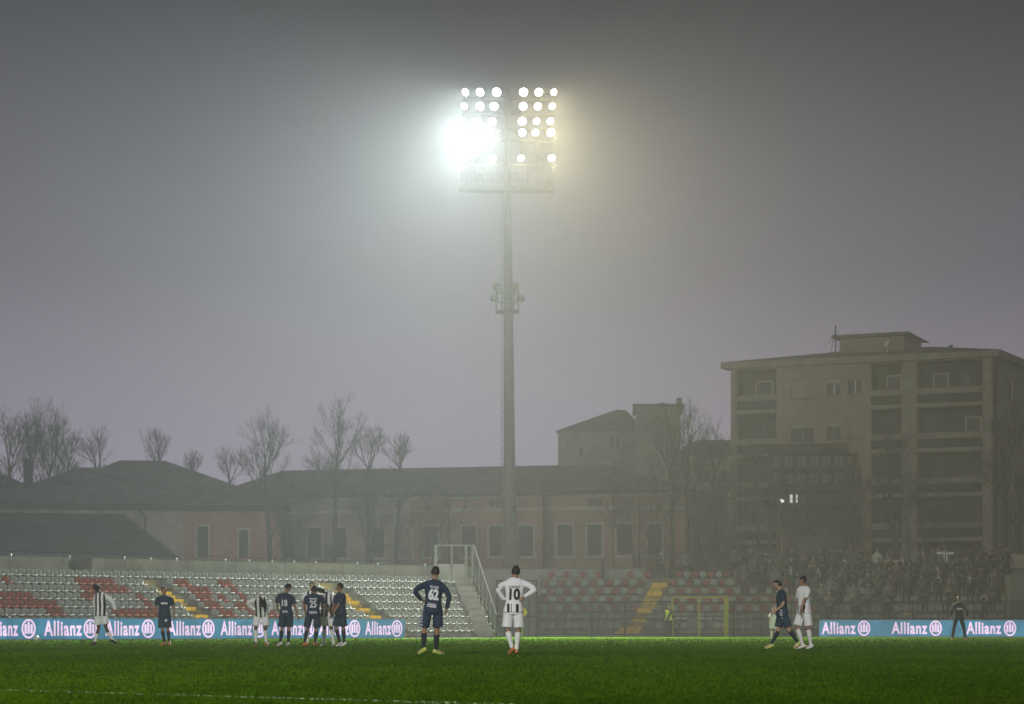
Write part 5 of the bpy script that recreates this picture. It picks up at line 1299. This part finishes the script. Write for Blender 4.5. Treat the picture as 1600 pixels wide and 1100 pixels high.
# ---- seated person behind the left end of the board
def seated():
    p = left(left_s(8, .75), .75, 0)
    J = stand_pose(fw=(.6, -.8, 0), hf=(.5, -.9, -.1), head=(.02, -.04, 1.23), shL=(-.18, .05, 1.0), shR=(.18, .0, 1.0), elL=(-.25, -.05, .78), elR=(.26, -.08, .78), wrL=(-.12, -.28, .68), wrR=(.16, -.28, .68),
                   hipL=(-.10, .02, .52), hipR=(.10, .0, .52), kneeL=(-.10, -.40, .52), kneeR=(.18, -.38, .52), ankL=(-.10, -.38, .09), ankR=(.18, -.36, .09), toeL=(-.08, -.55, .035), toeR=(.2, -.52, .035))
    person((p.x, p.y, .0), J, dict(skin=skin_m, hair=hair_k, shirt=[black_c], shorts=[black_c], trousers=1, boots=boot_k, sleeve='long', hem=-.05, shirt_name='jacket'), 'person in dark jacket sitting behind the left end of the board', 'people by the boards', .016, 1.0)
    st = empty('stool', (p.x, p.y + .02, 0)); tag(st, 'plain low stool under the seated person behind the board', 'stool')
    q = MB(); q.box((0, 0, .40), (.4, .4, .05)); q.build('seat', metal_d, st)
    for sx in (-1, 1):
        for sy in (-1, 1): q = MB(); q.beam((sx * .17, sy * .17, 0), (sx * .15, sy * .15, .374), .03); q.build('leg', metal_d, st)
seated()
run_jobs()

# ---- ball, corner flag
def football():
    root = empty('football', (X(57, 100), 100, .112)); tag(root, 'white football lying on the grass just in front of the left board', 'ball')
    bm = bmesh.new(); bmesh.ops.create_icosphere(bm, subdivisions=3, radius=.11); me = bpy.data.meshes.new('shell'); bm.to_mesh(me); bm.free()
    me.materials.append(mat('white ball', (.75, .75, .72), .5, .05, 3)); me.materials.append(mat('ball panel', (.05, .05, .05), .5, .05, 3))
    for p in me.polygons: p.use_smooth = True; p.material_index = 1 if noise.cell(p.center * 14) > .72 else 0
    o = bpy.data.objects.new('shell', me); COL.objects.link(o); o.parent = root
football()
def corner_flag():
    Y = 118.0; root = empty('corner_flag', (X(816.2, Y), Y, 0)); tag(root, 'yellow corner flag on a yellow-green pole, just right of number 10', 'corner flag')
    q = MB(); q.tube([(0, 0, 0), (0, 0, 1.5)], .022, 8); q.build('pole', mat('lime flag pole', (.42, .52, .05), .5, .1, 3), root)
    q = MB(); zz = Z(951, Y); vs = []
    n = 8
    for i in range(n + 1):
        for j in (0, 1): vs.append((.01 + .20 * math.sin(i / n * 2.9 + .12) * j + .02 * j, -.06 * math.sin(i * .9) * j, 1.5 - .50 * i / n))
    th = [(x, y + .006, z) for x, y, z in vs]
    fs = [(2 * i, 2 * i + 1, 2 * i + 3, 2 * i + 2) for i in range(n)]; q.add(vs, fs, 0, True); q.add(th, [f[::-1] for f in fs], 0, True); q.build('flag', mat('yellow flag cloth', (.72, .50, .03), .8, .1, 3), root)
corner_flag()
# ---------------------------------------------------------------- the crowd in the right stand
GC = 'spectators in the right stand'
coats = {'black': black_c, 'dark grey': grey_c, 'navy': mat('navy coat', (.012, .018, .032), .85, .2, 6), 'brown': mat('brown coat', (.05, .035, .025), .85, .2, 6), 'grey': mat('mid grey coat', (.13, .13, .125), .85, .2, 6),
         'red': mat('dull red jacket', (.16, .035, .025), .85, .2, 6), 'olive': mat('olive jacket', (.045, .048, .028), .85, .2, 6), 'pale': mat('pale jacket', (.38, .37, .34), .85, .15, 6)}
def coat_kit(**o):
    d = dict(skin=mat('spectator skin', (.24, .15, .11), .7, .1, 3), hair=hair_k, shirt=[black_c], shorts=[black_c], trousers=1, boots=boot_k, sleeve='long', hem=-.30, shirt_name='coat', wr=.012); d.update(o); return d
def cp(**o): return stand_pose(fw=(0, -1, 0), hf=(0, -1, -.12), head=(0, -.03, 1.67), toeL=(-.16, -.17, .035), toeR=(.16, -.17, .035), **o)
def hood(root, J, c):
    S = MB(); h = c['head']; ball(S, h + V(0, .03, .01), .135, (.86, .9, 1.05)); remesh_job(S, 'hood', [black_c], root, .028, 3)
def cap(root, J, c):
    S = MB(); h = c['head']; ball(S, h + V(0, .01, .055), .105, (.9, 1.0, .75)); S.box(tuple(h + V(0, -.13, .05)), (.13, .10, .02)); remesh_job(S, 'cap', [black_c], root, .022, 2)
def scarf(root, J, c):
    S = MB(); limb(S, [c['chest'] + c['up'] * .03, c['chest'] + c['up'] * .09], [.115, .10]); limb(S, [c['chest'] + V(.05, -.13, .02), c['chest'] + V(.06, -.16, -.3)], [.04, .04]); remesh_job(S, 'scarf', [sockw, black_c], root, .022, 2, lambda p: 1 if (p.z * 9) % 1 < .5 else 0)
P_ = []
def proto(desc, J, **k):
    r = person((0, 0, 0), J, coat_kit(**k), 'spectator', GC, .026, 1.0); P_.append((desc, r)); return r
proto('with arms hanging', cp(elL=(-.27, .0, 1.17), elR=(.27, 0, 1.17), wrL=(-.28, -.08, .92), wrR=(.28, -.08, .92)))
proto('with hands in pockets', cp(elL=(-.34, .04, 1.2), elR=(.34, .04, 1.2), wrL=(-.22, -.1, 1.0), wrR=(.22, -.1, 1.0)), extra=cap, hair=hair_k)
proto('clapping', cp(elL=(-.30, -.1, 1.18), elR=(.30, -.1, 1.18), wrL=(-.06, -.36, 1.28), wrR=(.06, -.36, 1.28), hdL=(.5, -.6, .5), hdR=(-.5, -.6, .5)), extra=scarf, hair=hair_r)
proto('holding a phone up', cp(elL=(-.27, 0, 1.17), elR=(.30, -.16, 1.25), wrL=(-.26, -.1, .95), wrR=(.12, -.34, 1.55), hdR=(-.1, 0, 1)), hair=hair_r, hairlow=-.9, hairw=1.1)
proto('with arms folded', cp(elL=(-.30, -.06, 1.17), elR=(.30, -.06, 1.17), wrL=(.05, -.24, 1.16), wrR=(-.05, -.22, 1.22), hdL=(1, 0, 0), hdR=(-1, 0, 0)), extra=hood, hair=None)
proto('in a long coat', cp(elL=(-.26, 0, 1.15), elR=(.30, -.05, 1.17), wrL=(-.24, -.16, .95), wrR=(.20, -.26, 1.1)), hem=-.62, hairlow=-1.3, hairw=1.12)
run_jobs()
def ordn(n):
    w = ['first', 'second', 'third', 'fourth', 'fifth', 'sixth', 'seventh', 'eighth', 'ninth', 'tenth', 'eleventh', 'twelfth', 'thirteenth', 'fourteenth', 'fifteenth', 'sixteenth', 'seventeenth', 'eighteenth', 'nineteenth', 'twentieth']
    return w[n - 1] if n <= 20 else 'twenty-' + w[n - 21]
rowname = {7: 'back walkway', 6: 'top row', 5: 'second row down', 4: 'third row down', 3: 'fourth row down', 2: 'fifth row down', 1: 'sixth row down'}
def slots(o, m):
    for ch in o.children:
        if ch.name.split('.')[0] in ('coat', 'hood') and ch.type == 'MESH':
            s = ch.material_slots[0]; s.link = 'OBJECT'; s.material = m
first_used = set(); rc = random.Random(21)
plan = {7: [1036, 1073, 1166, 1187, 1242, 1262, 1281, 1296, 1311, 1326, 1337, 1350, 1412, 1424, 1437, 1452, 1466, 1530, 1546, 1561],
        6: [1150, 1172, 1192, 1207, 1222, 1240, 1256, 1270, 1284, 1300, 1314, 1330, 1346, 1371, 1392, 1410, 1428, 1443, 1460, 1477, 1496, 1519, 1536, 1556, 1571],
        5: [1158, 1182, 1200, 1216, 1233, 1251, 1268, 1287, 1304, 1321, 1338, 1356, 1374, 1391, 1409, 1425, 1442, 1459, 1478, 1494, 1510, 1527, 1545, 1563],
        4: [1166, 1190, 1212, 1238, 1262, 1280, 1299, 1317, 1336, 1352, 1371, 1388, 1405, 1424, 1443, 1462, 1480, 1500, 1517, 1534, 1552, 1566],
        3: [1276, 1295, 1312, 1333, 1352, 1373, 1394, 1414, 1440, 1466, 1488, 1513, 1532, 1555],
        2: [1286, 1309, 1331, 1360, 1389, 1446, 1482, 1521, 1547], 1: [1296, 1343, 1388, 1535]}
people_at = {}
for row in (7, 6, 5, 4, 3, 2, 1):
    off = oR(6) + 1.0 if row == 7 else oR(row) - .16; zb = zR(6) + .004 if row == 7 else zR(row)
    n = -1
    for px in plan[row]:
        if (row, px) not in ((6, 1371), (6, 1519), (7, 1337), (6, 1477)) and n > 1 and rc.random() < .09: continue
        n += 1; q = px + rc.uniform(-4, 4); u = fR.U(q, off); p = fR.P(u, zb, off + rc.uniform(-.08, .08))
        special = {(6, 1371): (0, 'pale'), (6, 1519): (1, 'black'), (7, 1337): (2, 'black')}.get((row, px))
        k = special[0] if special else rc.choice((0, 0, 1, 1, 2, 3, 4, 4, 5, 5))
        c = special[1] if special else rc.choice(('black', 'black', 'black', 'dark grey', 'navy', 'navy', 'brown', 'olive', 'dark grey', 'grey', 'black', 'red' if rc.random() < .3 else 'black'))
        desc, src = P_[k]
        if k not in first_used: o = src; first_used.add(k)
        else: o = copy_tree(src)
        o.location = p; o.rotation_euler = (0, 0, rc.uniform(-.75, .35)); hs = rc.uniform(.90, 1.04); o.scale = (hs * rc.uniform(.98, 1.12), hs * 1.05, hs)
        slots(o, coats[c]); people_at[(row, px)] = o
        tag(o, f'spectator in {c} coat {desc}, {ordn(n + 1)} from left, {rowname[row]}')
# someone in a striped replica shirt, arms spread
o = people_at.pop((6, 1477)); lo = Vector(o.location)
def drop(o):
    for ch in list(o.children): drop(ch)
    bpy.data.objects.remove(o)
drop(o)
person(tuple(lo), cp(elL=(-.42, -.05, 1.42), wrL=(-.52, -.1, 1.5), elR=(.42, -.05, 1.42), wrR=(.52, -.1, 1.5)), coat_kit(shirt=[sockw, kitk], hem=-.14, pattern=stripes(.075, .03), shirt_name='shirt'), 'spectator in a black and white striped shirt with arms spread, in the top row', GC, .024, 1.0)
# scarf held up and lime cap
run_jobs()
def umbrella(px, py, Y, wpx, m, label):
    c = at(px, py, Y); r = wpx * Y / F / 2; root = empty('umbrella', (c.x, Y, c.z - .95)); tag(root, label, 'umbrella', 'umbrellas in the crowd')
    q = MB(); n = 8; rr = 5; vs = []
    for i in range(rr + 1):
        t = i / rr * 1.25; rad = r * math.sin(t) / math.sin(1.25); h = .95 + r * .62 * (math.cos(t) - math.cos(1.25)) / (1 - math.cos(1.25)) * .8
        for k in range(n * 4):
            a = 2 * math.pi * k / (n * 4); sag = 1 - .06 * (i / rr) * (abs(math.sin(a * n / 2)))
            vs.append((rad * sag * math.cos(a), rad * sag * math.sin(a), h))
    N_ = n * 4; q.add(vs, [(i * N_ + k, i * N_ + (k + 1) % N_, (i + 1) * N_ + (k + 1) % N_, (i + 1) * N_ + k) for i in range(rr) for k in range(N_)], 0, False)
    q.build('canopy', m, root); q = MB(); q.tube([(0, 0, -.05), (0, 0, .95 + r * .55)], .012, 6); q.build('shaft', metal_d, root)
umbrella(1443, 880, 146.6, 27, mat('grey umbrella', (.16, .17, .15), .7, .1, 3), 'grey umbrella held up in the crowd, largest and palest')
umbrella(1564.5, 887, 146.2, 28, black_c, 'black umbrella at the right end of the crowd, before the pale slats')
umbrella(1497, 893, 145.6, 24, mat('black brown umbrella', (.02, .018, .016), .8, .1, 3), 'dark umbrella in the crowd right of the striped shirt')
umbrella(1355, 880, 147.5, 19, mat('olive umbrella', (.12, .11, .07), .8, .1, 3), 'small olive umbrella over the crowd, left of the pinkish hoarding')
